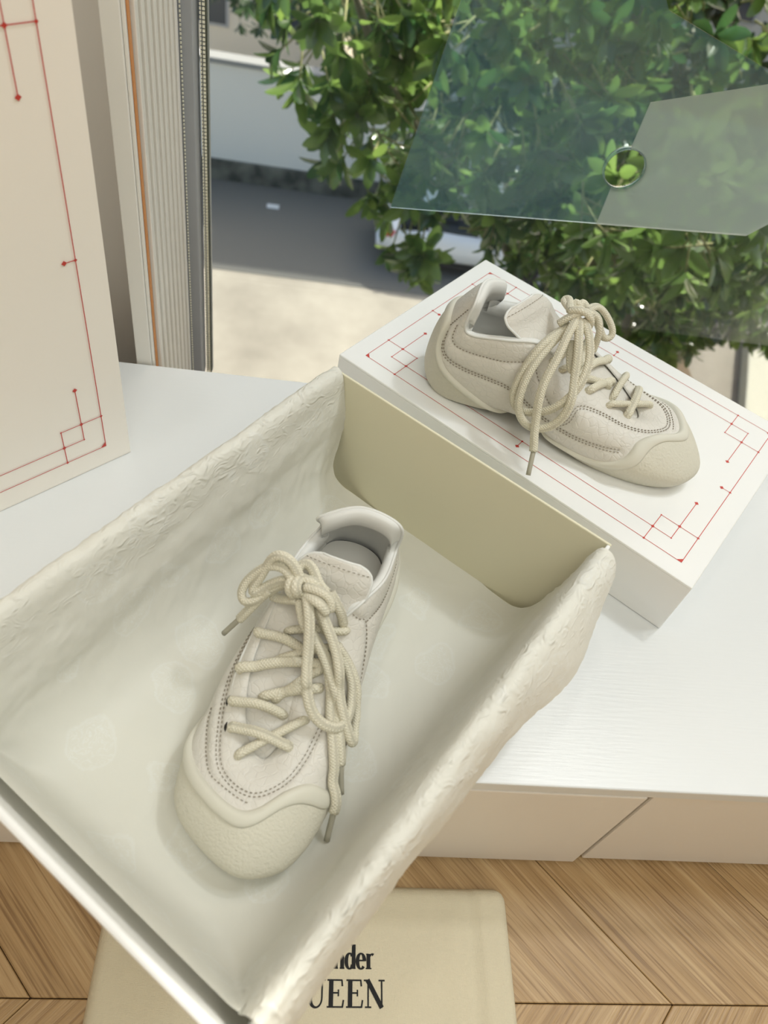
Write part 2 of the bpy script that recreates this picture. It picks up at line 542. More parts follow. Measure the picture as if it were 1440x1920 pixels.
# ------------------------------------------------------------------ low window bench: worktop and two drawer units
o = bx('bench_top', M_lacquer, (-0.95, 0.0, -0.012), (1.25, 0.3684, 0.0), None, 0.0012)
tag(o, 'white lacquered bench top running along the window under the boxes', 'worktop')
def unit(x0, x1, yf, label):
    r = empty('drawer_unit', ((x0 + x1) / 2, 0.18, FZ))
    tag(r, label, 'cabinet', 'low drawer units under the bench top')
    cx = (x0 + x1) / 2
    bx('carcass', M_front, (x0 - cx, -0.155, 0.0), (x1 - cx, 0.185, 0.1598), r, 0.001)
    bx('drawer_front', M_front, (x0 - cx + 0.0012, -0.18 + yf, 0.004), (x1 - cx - 0.0012, -0.158, 0.1555), r, 0.0014)
    bx('plinth', M_dark, (x0 - cx + 0.002, -0.165, -0.0001), (x1 - cx - 0.002, -0.1585, 0.0038), r)
unit(-0.95, 0.2675, 0.0012, 'white drawer unit standing left of the gap under the bench top')
unit(0.2725, 1.25, 0.0045, 'white drawer unit standing right of the gap under the bench top')

# ------------------------------------------------------------------ printed line border shared by the lid and the bag
def ribbon(mb, a, b, w, z):
    a, b = np.array(a, float), np.array(b, float)
    t = (b - a) / np.linalg.norm(b - a)
    n = np.array([-t[1], t[0]]) * w / 2
    mb.add([(*(a + n - t * w / 2), z), (*(a - n - t * w / 2), z), (*(b - n + t * w / 2), z), (*(b + n + t * w / 2), z)], [(0, 1, 2, 3)])
def diamond(mb, c, r, z):
    x, y = c
    mb.add([(x - r, y, z), (x, y - r, z), (x + r, y, z), (x, y + r, z)], [(0, 1, 2, 3)])
def tri(mb, c, sx, sy, r, z):
    x, y = c
    q = [(x, y, z), (x + sx * r, y, z), (x, y + sy * r, z)]
    mb.add(q if sx * sy > 0 else q[::-1], [(0, 1, 2)])
def border(mb, U, V, i, g, w, z, top_only=None):
    """line border on a U x V rectangle, inset i, grid g"""
    a, b, c = i, i + g, i + 2 * g
    R = lambda p, q: ribbon(mb, p, q, w, z)
    for p, q in (((a, a), (U - a, a)), ((a, V - a), (U - a, V - a)), ((a, a), (a, V - a)), ((U - a, a), (U - a, V - a))):
        R(p, q)
    R((c, b), (U - c, b)); R((c, V - b), (U - c, V - b))           # inner lines along the long sides
    for fu in (0, 1):
        for fv in (0, 1):
            X = (lambda t: U - t) if fu else (lambda t: t)
            Y = (lambda t: V - t) if fv else (lambda t: t)
            su, sv = (-1 if fu else 1), (-1 if fv else 1)
            P = lambda x, y: (X(x), Y(y))
            R(P(c, a), P(c, c)); R(P(c, c), P(b, c)); R(P(b, c), P(a, c)); R(P(b, b), P(c, b)); R(P(b, b), P(b, c + 2 * g + 0.0015))
            diamond(mb, P(c, b), 0.0017, z + 1e-5); diamond(mb, P(b, c), 0.0017, z + 1e-5); diamond(mb, P(b, c + 2 * g + 0.0015), 0.0019, z + 1e-5)
            tri(mb, P(a, a), su, sv, 0.0042, z + 1e-5)
            for q in ((c, a), (a, c)):
                diamond(mb, P(*q), 0.0013, z + 1e-5)
            for q in ((b, b), (c, c)):
                diamond(mb, P(*q), 0.0009, z + 1e-5)
    # little ticks in the middle of each side
    for p, q in (((U / 2, b), (U / 2, b - 0.0078)), ((U / 2, V - b), (U / 2, V - b + 0.0075)), ((a, V / 2), (a + 0.0075, V / 2)), ((U - a, V / 2), (U - a - 0.0075, V / 2))):
        R(p, q)
        diamond(mb, q, 0.0019, z + 1e-5)
        diamond(mb, p, 0.0013, z + 1e-5)

# ------------------------------------------------------------------ box lid (upside of the pair, the left shoe stands on it)
LU, LV, LH = 0.34, 0.2305, 0.0569
th = 2.45173097
ul = np.array([math.cos(th), math.sin(th)])            # near corner -> left corner (long side)
vl = np.array([math.sin(th), -math.cos(th)])           # near corner -> right corner (short side)
mw = Matrix(((ul[0], vl[0], 0, 0.29788711), (ul[1], vl[1], 0, 0.12798308), (0, 0, -1, 0), (0, 0, 0, 1)))
# right-handed frame: x = v (short), y = u (long), z up
mw = Matrix(((vl[0], ul[0], 0, 0.29788711), (vl[1], ul[1], 0, 0.12798308), (0, 0, 1, 0.0), (0, 0, 0, 1)))
lid = empty('box_lid', mw=mw)
tag(lid, 'white shoe box lid with thin red line border lying under the left sneaker', 'box lid')
bx('top_panel', M_card, (0, 0, LH - 0.003), (LV, LU, LH), lid, 0.0012, False)
T = 0.0028
for nm, a, b in (('side_panel', (0, 0), (T, LU)), ('side_panel', (LV - T, 0), (LV, LU)), ('end_panel', (T, 0), (LV - T, T)), ('end_panel', (T, LU - T), (LV - T, LU))):
    bx(nm, M_card, (a[0] + 0.0001, a[1] + 0.0001, 0.0004), (b[0] - 0.0001, b[1] - 0.0001, LH - 0.0022), lid, 0.0009)
pb = MB()
border(pb, LU, LV, 0.0165, 0.0160, 0.00055, 0.0)
o = MB().add([(y, x, LH + 0.00012 + z) for x, y, z in pb.v], [f[::-1] for f in pb.f]).make('line_border', M_red, lid)
o['label'] = 'fine red printed lines with small diamonds'

# ------------------------------------------------------------------ tall white gift bag on the left
bdir = np.array([-0.743, -0.669]); bdir /= np.linalg.norm(bdir)
bn = np.array([bdir[1], -bdir[0]])                      # away from the camera
if bn @ np.array([0.127, -0.446]) > 0:
    bn = -bn
BW, BD, BH = 0.37, 0.11, 0.372
mw = Matrix(((-bdir[0], bn[0], 0, -0.1267), (-bdir[1], bn[1], 0, 0.2595), (0, 0, 1, 0), (0, 0, 0, 1)))
bag = empty('gift_bag', mw=mw)
tag(bag, 'tall white paper gift bag with a thin red line border standing far left', 'gift bag')
M_bag = mat('coated_bag_paper', lin(250, 244, 234), 0.3)
def bag_panel(name, p, q, nrm, fold=0.0):
    mb = MB()
    N = 12
    V, F = [], []
    for j in range(N + 1):
        z = 0.0006 + BH * j / N
        for i in range(9):
            t = i / 8
            x, y = p[0] + (q[0] - p[0]) * t, p[1] + (q[1] - p[1]) * t
            d = fold * math.sin(math.pi * t) * math.exp(-((z - 0.215) / 0.03) ** 2)
            V.append((x + nrm[0] * d, y + nrm[1] * d, z))
    for j in range(N):
        for i in range(8):
            a = j * 9 + i
            F.append((a, a + 1, a + 10, a + 9))
    return mb.add(V, F).make(name, M_bag, bag, True)
bag_panel('front_panel', (-BW, 0), (0, 0), (0, 1), 0.0004)
bag_panel('side_panel', (0, 0), (0, BD), (-1, 0), 0.006)
bag_panel('side_panel', (-BW, BD), (-BW, 0), (1, 0), 0.006)
bag_panel('back_panel', (0, BD), (-BW, BD), (0, -1))
bx('bottom_panel', M_bag, (-BW, 0.0, 0.0004), (0, BD, 0.0012), bag)
pb = MB()
border(pb, BW, BH, 0.0200, 0.0160, 0.0006, 0.0)
# u runs to the left along the front panel, v runs up
o = MB().add([(-x, -0.0007 - z, y) for x, y, z in pb.v], pb.f).make('line_border', M_red, bag)
o['label'] = 'fine red printed lines with small diamonds'
hp = catmull([(-0.13, 0.004, BH - 0.01), (-0.14, 0.004, BH + 0.09), (-0.185, 0.004, BH + 0.13), (-0.23, 0.004, BH + 0.09), (-0.24, 0.004, BH - 0.01)], 8)
mb = MB(); add_tube(mb, hp, 0.0025, 8); mb.make('handle', M_card, bag, True)

# ------------------------------------------------------------------ open shoe box
BU = np.array([0.7912, -0.6118]); BWD = np.array([-0.6152, -0.7883])
bo = np.array([0.0320, 0.2583])
RW, RL, RHt = 0.229, 0.347, 0.112
mwb = Matrix(((BU[0], -BWD[0], 0, bo[0]), (BU[1], -BWD[1], 0, bo[1]), (0, 0, 1, 0), (0, 0, 0, 1)))   # x across, y towards far, z up
sbox = empty('shoe_box', mw=mwb)
tag(sbox, 'open white shoe box base lined with paper, hanging over the bench edge', 'shoe box')
# rim and foot rectangles (x across, b along from the far wall): slightly flared walls
rim = dict(x0=0.0, x1=RW, b0=0.0, b1=RL)
ft = dict(x0=0.008, x1=RW - 0.008, b0=0.002, b1=RL - 0.021)
def wall_hex(kind, t):
    r, f = rim, ft
    if kind == 'far':
        bot = [(f['x0'], f['b0'] + t), (f['x1'], f['b0'] + t), (f['x1'], f['b0']), (f['x0'], f['b0'])]
        top = [(r['x0'], r['b0'] + t), (r['x1'], r['b0'] + t), (r['x1'], r['b0']), (r['x0'], r['b0'])]
    elif kind == 'near':
        bot = [(f['x0'], f['b1']), (f['x1'], f['b1']), (f['x1'], f['b1'] - t), (f['x0'], f['b1'] - t)]
        top = [(r['x0'], r['b1']), (r['x1'], r['b1']), (r['x1'], r['b1'] - t), (r['x0'], r['b1'] - t)]
    elif kind == 'left':
        bot = [(f['x0'], f['b1'] - 0.0031), (f['x0'] + t, f['b1'] - 0.0031), (f['x0'] + t, f['b0'] + 0.0021), (f['x0'], f['b0'] + 0.0021)]
        top = [(r['x0'], r['b1'] - 0.0046), (r['x0'] + t, r['b1'] - 0.0046), (r['x0'] + t, r['b0'] + 0.0021), (r['x0'], r['b0'] + 0.0021)]
    else:
        bot = [(f['x1'] - t, f['b1'] - 0.0031), (f['x1'], f['b1'] - 0.0031), (f['x1'], f['b0'] + 0.0021), (f['x1'] - t, f['b0'] + 0.0021)]
        top = [(r['x1'] - t, r['b1'] - 0.0046), (r['x1'], r['b1'] - 0.0046), (r['x1'], r['b0'] + 0.0021), (r['x1'] - t, r['b0'] + 0.0021)]
    return [(x, -b, 0.0004) for x, b in bot] + [(x, -b, RHt) for x, b in top]
for kind, nm, t, m_ in (('far', 'end_panel', 0.0020, M_cardin), ('near', 'end_panel', 0.0045, M_card), ('left', 'side_panel', 0.0025, M_card), ('right', 'side_panel', 0.0025, M_card)):
    mb = MB().hexa(wall_hex(kind, t)).bevel(0.0018 if kind == 'near' else 0.0007)
    o = mb.make(nm, m_, sbox)
    if kind == 'far':
        o['label'] = 'bare cream card end wall'
bx('bottom_panel', M_cardin, (ft['x0'] + 0.0026, -ft['b1'] + 0.004, 0.0004), (ft['x1'] - 0.0026, -ft['b0'] - 0.0022, 0.0020), sbox)

# tissue lining: one crumpled sheet
def tissue():
    W = RW
    prof = [(-0.0070, 0.088), (-0.0072, 0.104), (-0.0045, 0.1135), (0.001, 0.1160), (0.0055, 0.1115), (0.0085, 0.096), (0.0125, 0.070), (0.0170, 0.045), (0.0235, 0.026), (0.034, 0.0125), (0.048, 0.0058), (0.066, 0.0038),
            (0.085, 0.0034), (0.11, 0.0034), (0.135, 0.0034), (W - 0.073, 0.0034), (W - 0.058, 0.0036), (W - 0.038, 0.0075), (W - 0.026, 0.020), (W - 0.018, 0.045), (W - 0.012, 0.078), (W - 0.0075, 0.104), (W - 0.0045, 0.1135), (W - 0.0005, 0.1165), (W + 0.0050, 0.1140), (W + 0.0095, 0.1075), (W + 0.0130, 0.096), (W + 0.0150, 0.082), (W + 0.0160, 0.068)]
    pr = catmull([(a, c, 0) for a, c in prof], 7)
    pr = resample(pr, 0.0032)
    bl = [(0.0, 0.0), (0.05, 0.0), (0.10, 0.0), (0.15, 0.0), (0.20, 0.0), (0.24, 0.0), (0.265, 0.0), (0.280, 0.0), (0.290, 0.0004), (0.302, 0.0035), (0.3105, 0.0105), (0.3170, 0.024), (0.3235, 0.050), (0.3295, 0.078), (0.3330, 0.094)]
    bl = catmull([(a, c, 0) for a, c in bl], 6)
    bl = resample(bl, 0.0032)
    na, nb = len(pr), len(bl)
    V = []
    for j, (b, h, _) in enumerate(bl):
        for i, (a, c, _) in enumerate(pr):
            x, z = a, c
            left = a < W / 2
            # start of the sheet at the far wall is cut unevenly
            k = 0.0035 + (0.015 * math.exp(-((c - 0.030) / 0.022) ** 2) - 0.004 * math.exp(-((c - 0.085) / 0.02) ** 2) if left else 0.006 + 0.006 * math.exp(-((c - 0.09) / 0.02) ** 2)) * (max(0.0, 1 - max(0.0, a - 0.03) / 0.04) if left else max(0.0, 1 - max(0.0, W - 0.03 - a) / 0.04))
            bb = b + max(0.0026, k) * max(0.0, 1 - b / 0.06)
            out = 0.0
            if a > W + 0.004:           # loose flap outside the right wall
                q = (0.115 - c) / 0.05
                x = W + (x - W) * (1.0 - 0.38 * min(1, max(0.0, (b - 0.10) / 0.18)))
                out = q * (0.000 + 0.011 * math.exp(-((b - 0.075) / 0.045) ** 2) + 0.0014 * math.sin(b * 41 + 0.4))
                z = c - q * (0.003 * math.sin(b * 23 + 2) - 0.010 * b / RL)
                out = max(out, 0.0)
            if a < -0.003:
                q = (0.116 - c) / 0.03
                out = -q * (0.0015 + 0.0015 * math.sin(b * 40))
            # slack in the walls
            wallness = min(1.0, max(0.0, (c - 0.006) / 0.03))
            nz = noise.noise(Vector((a * 22, b * 16, c * 22)))
            n2 = noise.noise(Vector((a * 70 + 9, b * 45, c * 70)))
            n3 = 1 - abs(noise.noise(Vector((a * 60 + 3, b * 80, c * 60 + 7)))) * 3.2
            d = (0.0022 * nz + 0.0005 * n2) * wallness + 0.0009 * max(0, n3 - 0.3) / 0.7 * wallness
            if 0 < a < W / 2:
                x += max(-0.0015, d) * min(1, max(0.0, (0.116 - c) / 0.02))
                # long slack folds along the left wall
                x += 0.0018 * wallness * max(0.0, math.sin((c * 95 + b * 7.0))) * min(1, max(0.0, (0.112 - c) / 0.02))
            elif a < W and a > W / 2:
                x -= max(-0.0015, d) * min(1, max(0.0, (0.116 - c) / 0.02))
            else:
                x += abs(d) * (1 if a > 0 else -1) * 0.8
            if c > 0.110:
                z += 0.0016 * n2 + 0.0011 * max(0, n3 - 0.5)
            x += out
            if c < 0.008:
                z += 0.0003 * (nz + n2)
            # near end: climb the near wall
            if h > 0.0:
                if 0.0 <= a <= W:
                    z = (max(z, 1e-4) ** 6 + h ** 6) ** (1 / 6) if c < 0.09 else max(z, h)
                else:
                    z = z if h < 0.1 else z
            xx, yy = x, -bb
            V.append((xx, yy, max(z, 0.0026)))
    F = []
    for j in range(nb - 1):
        for i in range(na - 1):
            p = j * na + i
            F.append((p, p + na, p + na + 1, p + 1))
    me = mesh('tissue_paper', V, F, True)
    o = obj('tissue_paper', me, M_tissue)
    o.matrix_world = mwb
    tag(o, 'crumpled white tissue paper lining the open shoe box and folded over its rims', 'tissue paper')
tissue()

# ------------------------------------------------------------------ dust bag on the floor with printed words
def stroke(mb, pts, w, z=0.0):
    p = np.array(pts, float)
    w = np.broadcast_to(np.asarray(w, float), (len(p),))
    t = np.gradient(p, axis=0); t /= np.linalg.norm(t, axis=1)[:, None] + 1e-9
    n = np.stack([-t[:, 1], t[:, 0]], 1)
    V = []
    for i in range(len(p)):
        V += [(*(p[i] + n[i] * w[i] / 2), z), (*(p[i] - n[i] * w[i] / 2), z)]
    mb.add(V, [(2 * i, 2 * i + 1, 2 * i + 3, 2 * i + 2) for i in range(len(p) - 1)])
TK, TN, SF = 0.185, 0.065, 0.058
def arc(cx, cy, rx, ry, a0, a1, n=20):
    return [(cx + rx * math.cos(math.radians(a)), cy + ry * math.sin(math.radians(a))) for a in np.linspace(a0, a1, n)]
def arcw(a0, a1, n=20, tk=TK, tn=TN):
    return [tn + (tk - tn) * abs(math.cos(math.radians(a))) ** 1.2 for a in np.linspace(a0, a1, n)]
def glyph(ch):
    """list of (points, width); returns strokes, advance (cap height 1)"""
    L = []
    st = lambda x, y0, y1, w=TK: L.append(([(x, y0), (x, y1)], w))
    sf = lambda x, y, h=0.16: L.append(([(x - h, y), (x + h, y)], SF))
    if ch == 'A':
        L.append(([(0.06, 0), (0.37, 1)], TN)); L.append(([(0.36, 1), (0.70, 0)], TK)); L.append(([(0.17, .36), (0.57, .36)], TN)); sf(.08, .02, .13); sf(.69, .02, .15); return L, 0.80
    if ch == 'l':
        st(.16, 0, 1.05); sf(.16, .02); L.append(([(0.02, 1.02), (.16, 1.02)], SF)); return L, 0.33
    if ch == 'd':
        L.append((arc(.27, .33, .19, .33, 40, 330), arcw(40, 330))); st(.50, 0, 1.05); L.append(([(.36, 1.02), (.5, 1.02)], SF)); L.append(([(.5, .025), (.62, .025)], SF)); return L, 0.64
    if ch == 'e':
        L.append((arc(.28, .33, .20, .33, 0, 318), arcw(0, 318))); L.append(([(.10, .36), (.50, .36)], TN)); return L, 0.56
    if ch == 'x':
        L.append(([(.06, .64), (.46, 0)], TK)); L.append(([(.45, .64), (.05, 0)], TN))
        for x, y in ((.08, .64), (.44, .64), (.08, .02), (.46, .02)): sf(x, y, .10)
        return L, 0.54
    if ch == 'a':
        L.append((arc(.24, .48, .17, .18, 150, 0), [TN] * 20)); st(.42, 0, .5); L.append((arc(.25, .17, .17, .17, 90, 330), arcw(90, 330))); L.append(([(.42, .025), (.54, .025)], SF)); return L, 0.55
    if ch == 'n':
        st(.15, 0, .65); L.append((arc(.34, .42, .18, .22, 170, 0), arcw(170, 0))); st(.51, 0, .44); sf(.15, .02, .13); sf(.51, .02, .13); L.append(([(.02, .63), (.15, .63)], SF)); return L, 0.66
    if ch == 'r':
        st(.15, 0, .65); L.append((arc(.34, .40, .18, .23, 170, 60), [TN, .06, .07, .08, .09, .10, .11, .12, .12, .13] * 2)); sf(.16, .02); L.append(([(.02, .63), (.15, .63)], SF)); return L, 0.48
    if ch == 'M':
        st(.14, 0, 1, TN); L.append(([(.16, 1), (.48, .04)], TK)); L.append(([(.48, .04), (.80, 1)], TN)); st(.84, 0, 1); sf(.14, .02, .12); sf(.84, .02); sf(.10, .98, .12); sf(.86, .98, .13); return L, 1.0
    if ch == 'c':
        L.append((arc(.28, .33, .20, .32, 50, 315), arcw(50, 315))); return L, 0.54
    if ch == 'Q':
        L.append((arc(.42, .5, .34, .49, 0, 360, 36), arcw(0, 360, 36))); L.append(([(.44, .06), (.60, -.12), (.82, -.20)], [TN, .12, .05])); return L, 0.86
    if ch == 'U':
        st(.19, .32, 1); L.append((arc(.43, .33, .24, .33, 180, 360), [TK - (TK - TN) * min(1, i / 10) for i in range(20)])); st(.67, .32, 1, TN); sf(.19, .98, .18); sf(.67, .98, .14); return L, 0.84
    if ch == 'E':
        st(.20, 0, 1); L.append(([(.04, .98), (.66, .98)], SF)); L.append(([(.04, .02), (.70, .02)], SF)); L.append(([(.2, .52), (.50, .52)], SF))
        L.append(([(.635, .98), (.66, .76)], TN)); L.append(([(.67, .02), (.71, .27)], TN)); L.append(([(.50, .40), (.50, .64)], SF)); return L, 0.78
    if ch == 'N':
        st(.16, 0, 1, TN); L.append(([(.13, 1), (.72, 0)], TK)); st(.72, 0, 1, TN); sf(.16, .02, .13); sf(.10, .98, .12); sf(.72, .98, .13); return L, 0.86
    return L, 0.3
def word(mb, s, x_right, y, h, adv=1.0, z=0.0):
    tot = sum(glyph(c)[1] for c in s) * h * adv
    x = x_right - tot
    for c in s:
        g, a = glyph(c)
        for pts, w in g:
            w = np.asarray(w, float) * h
            if w.ndim and len(w) != len(pts):
                w = np.interp(np.linspace(0, 1, len(pts)), np.linspace(0, 1, len(w)), w)
            stroke(mb, [(x + px * h * adv, y + py * h) for px, py in pts], w, z)
        x += a * h * adv
def dust_bag():
    root = empty('dust_bag', (0.052, -0.12, FZ))
    tag(root, 'folded cream cotton dust bag with black printed words on the oak floor', 'bag')
    x0, x1, y0, y1 = -0.155, 0.1525, -0.22, 0.0985
    # cloth body: a flat cushion with softly rounded rim
    nx, ny = 70, 70
    V, F = [], []
    for s in (1, 0):
        for j in range(ny + 1):
            for i in range(nx + 1):
                u, v = i / nx, j / ny
                x, y = x0 + (x1 - x0) * u, y0 + (y1 - y0) * v
                # rounded upper corners
                ex, ey = min(u, 1 - u) * (x1 - x0), min(v, 1 - v) * (y1 - y0)
                rr = 0.010
                if ex < rr and ey < rr:
                    k = max(rr - ex, rr - ey)
                    d = math.hypot(rr - ex, rr - ey)
                    if d > 0:
                        sx, sy = (rr - ex) * k / d, (rr - ey) * k / d
                        x = (x0 + rr - sx) if u < .5 else (x1 - rr + sx)
                        y = (y0 + rr - sy) if v < .5 else (y1 - rr + sy)
                e = min(ex, ey)
                h = 0.0125 * (1 - (1 - min(1, e / 0.009)) ** 2) ** 0.5
                h *= 1 + 0.05 * noise.noise(Vector((x * 14, y * 14, 2)))
                if s:
                    # hem fold on the right side
                    h += 0.0016 * (1 if x > x1 - 0.030 else 0) * min(1, ex / 0.004) - 0.0018 * math.exp(-((x - (x1 - 0.031)) / 0.0022) ** 2) * min(1, e / .006)
                    h += 0.0007 * math.exp(-((x - (x1 - 0.047)) / 0.003) ** 2) * min(1, e / .006)
                    V.append((x, y, 0.0006 + h))
                else:
                    V.append((x, y, 0.0004))
    n = (nx + 1) * (ny + 1)
    for j in range(ny):
        for i in range(nx):
            a = j * (nx + 1) + i
            F.append((a, a + 1, a + nx + 2, a + nx + 1))
            F.append((n + a, n + a + nx + 1, n + a + nx + 2, n + a + 1))
    for i in range(nx):
        F.append((i + 1, i, n + i, n + i + 1)); b = ny * (nx + 1)
        F.append((b + i, b + i + 1, n + b + i + 1, n + b + i))
    for j in range(ny):
        a = j * (nx + 1)
        F.append((a, a + nx + 1, n + a + nx + 1, n + a)); b = a + nx
        F.append((b + nx + 1, b, n + b, n + b + nx + 1))
    body = obj('cloth_body', mesh('cloth_body', V, F, True), M_cloth, root)
    tx = MB()
    word(tx, 'Alexander', 0.0966 - 0.052, -0.0806 + 0.12, 0.0150, 0.86)
    word(tx, 'McQUEEN', 0.1044 - 0.052, -0.1047 + 0.12, 0.0172, 1.02)
    bvh = BVHTree.FromPolygons([Vector(v) for v in V], F)
    out = []
    for k, (x, y, z) in enumerate(tx.v):
        hit = bvh.ray_cast(Vector((x, y, 0.1)), Vector((0, 0, -1)))
        out.append((x, y, (hit[0].z if hit[0] else 0.0135) + 0.0003 + (k % 7) * 1e-6))
    o = obj('printed_words', mesh('printed_words', out, tx.f), M_ink, root)
    o['label'] = 'black serif lettering'
dust_bag()
# ------------------------------------------------------------------ sneakers
def leather(name, col, rough, crease):
    mt = mat(name, col, rough)
    co = coords(mt, 'Object')
    vo = nd(mt, 'ShaderNodeTexVoronoi', Scale=190.0); vo.feature = 'DISTANCE_TO_EDGE'
    nz = nd(mt, 'ShaderNodeTexNoise', Scale=60.0, Detail=3.0)
    ln(mt, co, nz.inputs['Vector'])
    mxv = nd(mt, 'ShaderNodeMix', data_type='VECTOR'); mxv.inputs['Factor'].default_value = 0.012
    ln(mt, co, mxv.inputs[4]); ln(mt, nz.outputs['Color'], mxv.inputs[5])
    ln(mt, mxv.outputs[1], vo.inputs['Vector'])
    r = ramp(mt, vo.outputs['Distance'], [(0.0, (0, 0, 0, 1)), (0.10, (1, 1, 1, 1))])
    a = bump(mt, r, crease, 0.0006)
    bump(mt, nz.outputs['Fac'], 0.15, 0.0015, a)
    return mt
M_leather = leather('white_leather', lin(216, 212, 203), 0.48, 0.32)
M_lining = mat('white_lining', lin(226, 226, 222), 0.55)
M_rub = mat('cream_rubber', lin(213, 210, 196), 0.5)
M_rubtex = mat('grained_cream_rubber', lin(211, 207, 191), 0.58)
_n = nd(M_rubtex, 'ShaderNodeTexNoise', Scale=520.0, Detail=2.0); ln(M_rubtex, coords(M_rubtex, 'Object'), _n.inputs['Vector'])
bump(M_rubtex, _n.outputs['Fac'], 0.65, 0.001)
M_insole = mat('grey_insole', lin(224, 221, 214), 0.7)
M_shade = mat('footbed_gap_shade', lin(34, 32, 34), 0.7)  # black colour stands in for the shaded gap round the insole
M_stitch = mat('taupe_thread', lin(146, 137, 122), 0.8)
M_eye = mat('dark_eyelet', lin(40, 36, 34), 0.6)
M_aglet = mat('smoky_aglet', lin(168, 164, 148), 0.25)
def lace_mat():
    mt = mat('woven_cream_lace', lin(233, 228, 208), 0.75)
    def wave(ang):
        w = nd(mt, 'ShaderNodeTexWave', Scale=1.0, Distortion=0.0)
        mp = nd(mt, 'ShaderNodeMapping'); mp.inputs['Scale'].default_value = (4.2, 330 * ang, 1)
        tc = nd(mt, 'ShaderNodeTexCoord'); ln(mt, tc.outputs['UV'], mp.inputs['Vector']); ln(mt, mp.outputs[0], w.inputs['Vector'])
        w.bands_direction = 'DIAGONAL'
        return w.outputs['Fac']
    mu = nd(mt, 'ShaderNodeMath', operation='MULTIPLY')
    ln(mt, wave(1), mu.inputs[0]); ln(mt, wave(-1), mu.inputs[1])
    bump(mt, mu.outputs[0], 0.6, 0.0008)
    c = ramp(mt, mu.outputs[0], [(0.0, lin(214, 208, 187)), (0.5, lin(232, 227, 208))])
    ln(mt, c, bsdf(mt).inputs['Base Color'])
    return mt
M_lace = lace_mat()

# stations round the last: P ground, M widest, K knee, E upper edge (mm; x lateral, y heel to toe, z up)
MM = [(3,0,22),(24,6,22),(33,26,20),(35,55,19),(37,88,18),(41,112,18),(47,138,18),(50,160,18),(50.5,188,18),(40,217,18),(3,235.5,18),(-20,229,18),(-31.5,212,18),(-37,186,18),(-37.5,156,18),(-34,126,18),(-30,95,20),(-29,60,20),(-29,28,20),(-18,7,22)]
KK = [(3,6,60),(21,13,58),(29.5,23,46),(33,50,46),(37,80,47),(41,102,46),(45.5,122,42),(46.5,146,37),(41.5,172,34),(29,200,35.5),(4.5,209,36.5),(-13.5,197,36.5),(-21,177,36.5),(-23.5,153,41),(-26,128,47),(-28.5,105,52),(-30,85,55),(-31,58,48),(-29,22,46),(-18.5,12,58)]
EE = [(3,29,99),(27,39.5,89),(26.5,32,72),(30.5,47,71),(33,70,74.5),(33,92,71),(33.5,112,62.5),(33,134,53),(28,155,43.5),(18,173,36),(7.5,179.5,33.5),(2,174,34.5),(0,160,39),(2.5,140,47.5),(-1,118,57.5),(-8,98,68),(-18,84,79),(-26,60,76),(-26,31,70),(-24.5,31,96)]
ZP = [0,0,0,0.3,5,3,1,0,0.5,2.5,5,3,1,0,1,6,14,5,0,0]
VG = [.78,.74,.52,.27,.08,.14,.26,.33,.46,.625,.645,.70,.60,.42,.25,.17,.0,.27,.52,.74]
def per(tab, u):
    """periodic Catmull-Rom through the stations"""
    t = np.array(tab, float)
    if t.ndim == 1:
        t = t[:, None]
    n = len(t)
    i = np.floor(u).astype(int)
    f = (u - i)[:, None]
    a, b, c, d = t[(i - 1) % n], t[i % n], t[(i + 1) % n], t[(i + 2) % n]
    return 0.5 * (2 * b + (c - a) * f + (2 * a - 5 * b + 4 * c - d) * f ** 2 + (3 * b - a - 3 * c + d) * f ** 3)
NS = 20
MMa, KKa, EEa = (np.array(t, float) / 1000 for t in (MM, KK, EE))
cen = np.array([[0.002, min(max(m_[1], 0.03), 0.205)] for m_ in MMa])
PPa = MMa.copy()
for i in range(NS):
    d = cen[i] - MMa[i, :2]
    PPa[i, :2] += d / np.linalg.norm(d) * 0.0065
    PPa[i, 2] = ZP[i] / 1000
PPa[16, :2] += np.array([0.004, 0])
def surf(u, v):
    """u (n,) stations, v (n,) 0..1 -> points"""
    u = np.asarray(u, float); v = np.clip(np.asarray(v, float), 0, 1)
    P, M, K, E = per(PPa, u), per(MMa, u), per(KKa, u), per(EEa, u)
    A = P + np.c_[(M - P)[:, :2] * -0.6, np.full(len(u), 0.0)] * 1.0
    A[:, 2] -= 0.004
    B = 2 * E - K
    B[:, 2] = E[:, 2] + (E[:, 2] - K[:, 2]) * 0.6
    Q = [A, P, M, K, E, B]
    s = v * 3
    i = np.minimum(s.astype(int), 2)
    f = (s - i)[:, None]
    Qs = np.stack(Q)
    r = np.arange(len(u))
    a, b, c, d = Qs[i, r], Qs[i + 1, r], Qs[i + 2, r], Qs[i + 3, r]
    return 0.5 * (2 * b + (c - a) * f + (2 * a - 5 * b + 4 * c - d) * f ** 2 + (3 * b - a - 3 * c + d) * f ** 3)
def nrm(u, v):
    e = 1e-3
    du = surf(u + e, v) - surf(u - e, v)
    dv = surf(u, np.minimum(v + e, 1)) - surf(u, np.maximum(v - e, 0))
    n = np.cross(du, dv)
    n /= np.linalg.norm(n, axis=1)[:, None] + 1e-12
    return n
def guard(u):
    return np.clip(per(VG, u)[:, 0], 0.0, 1.0)

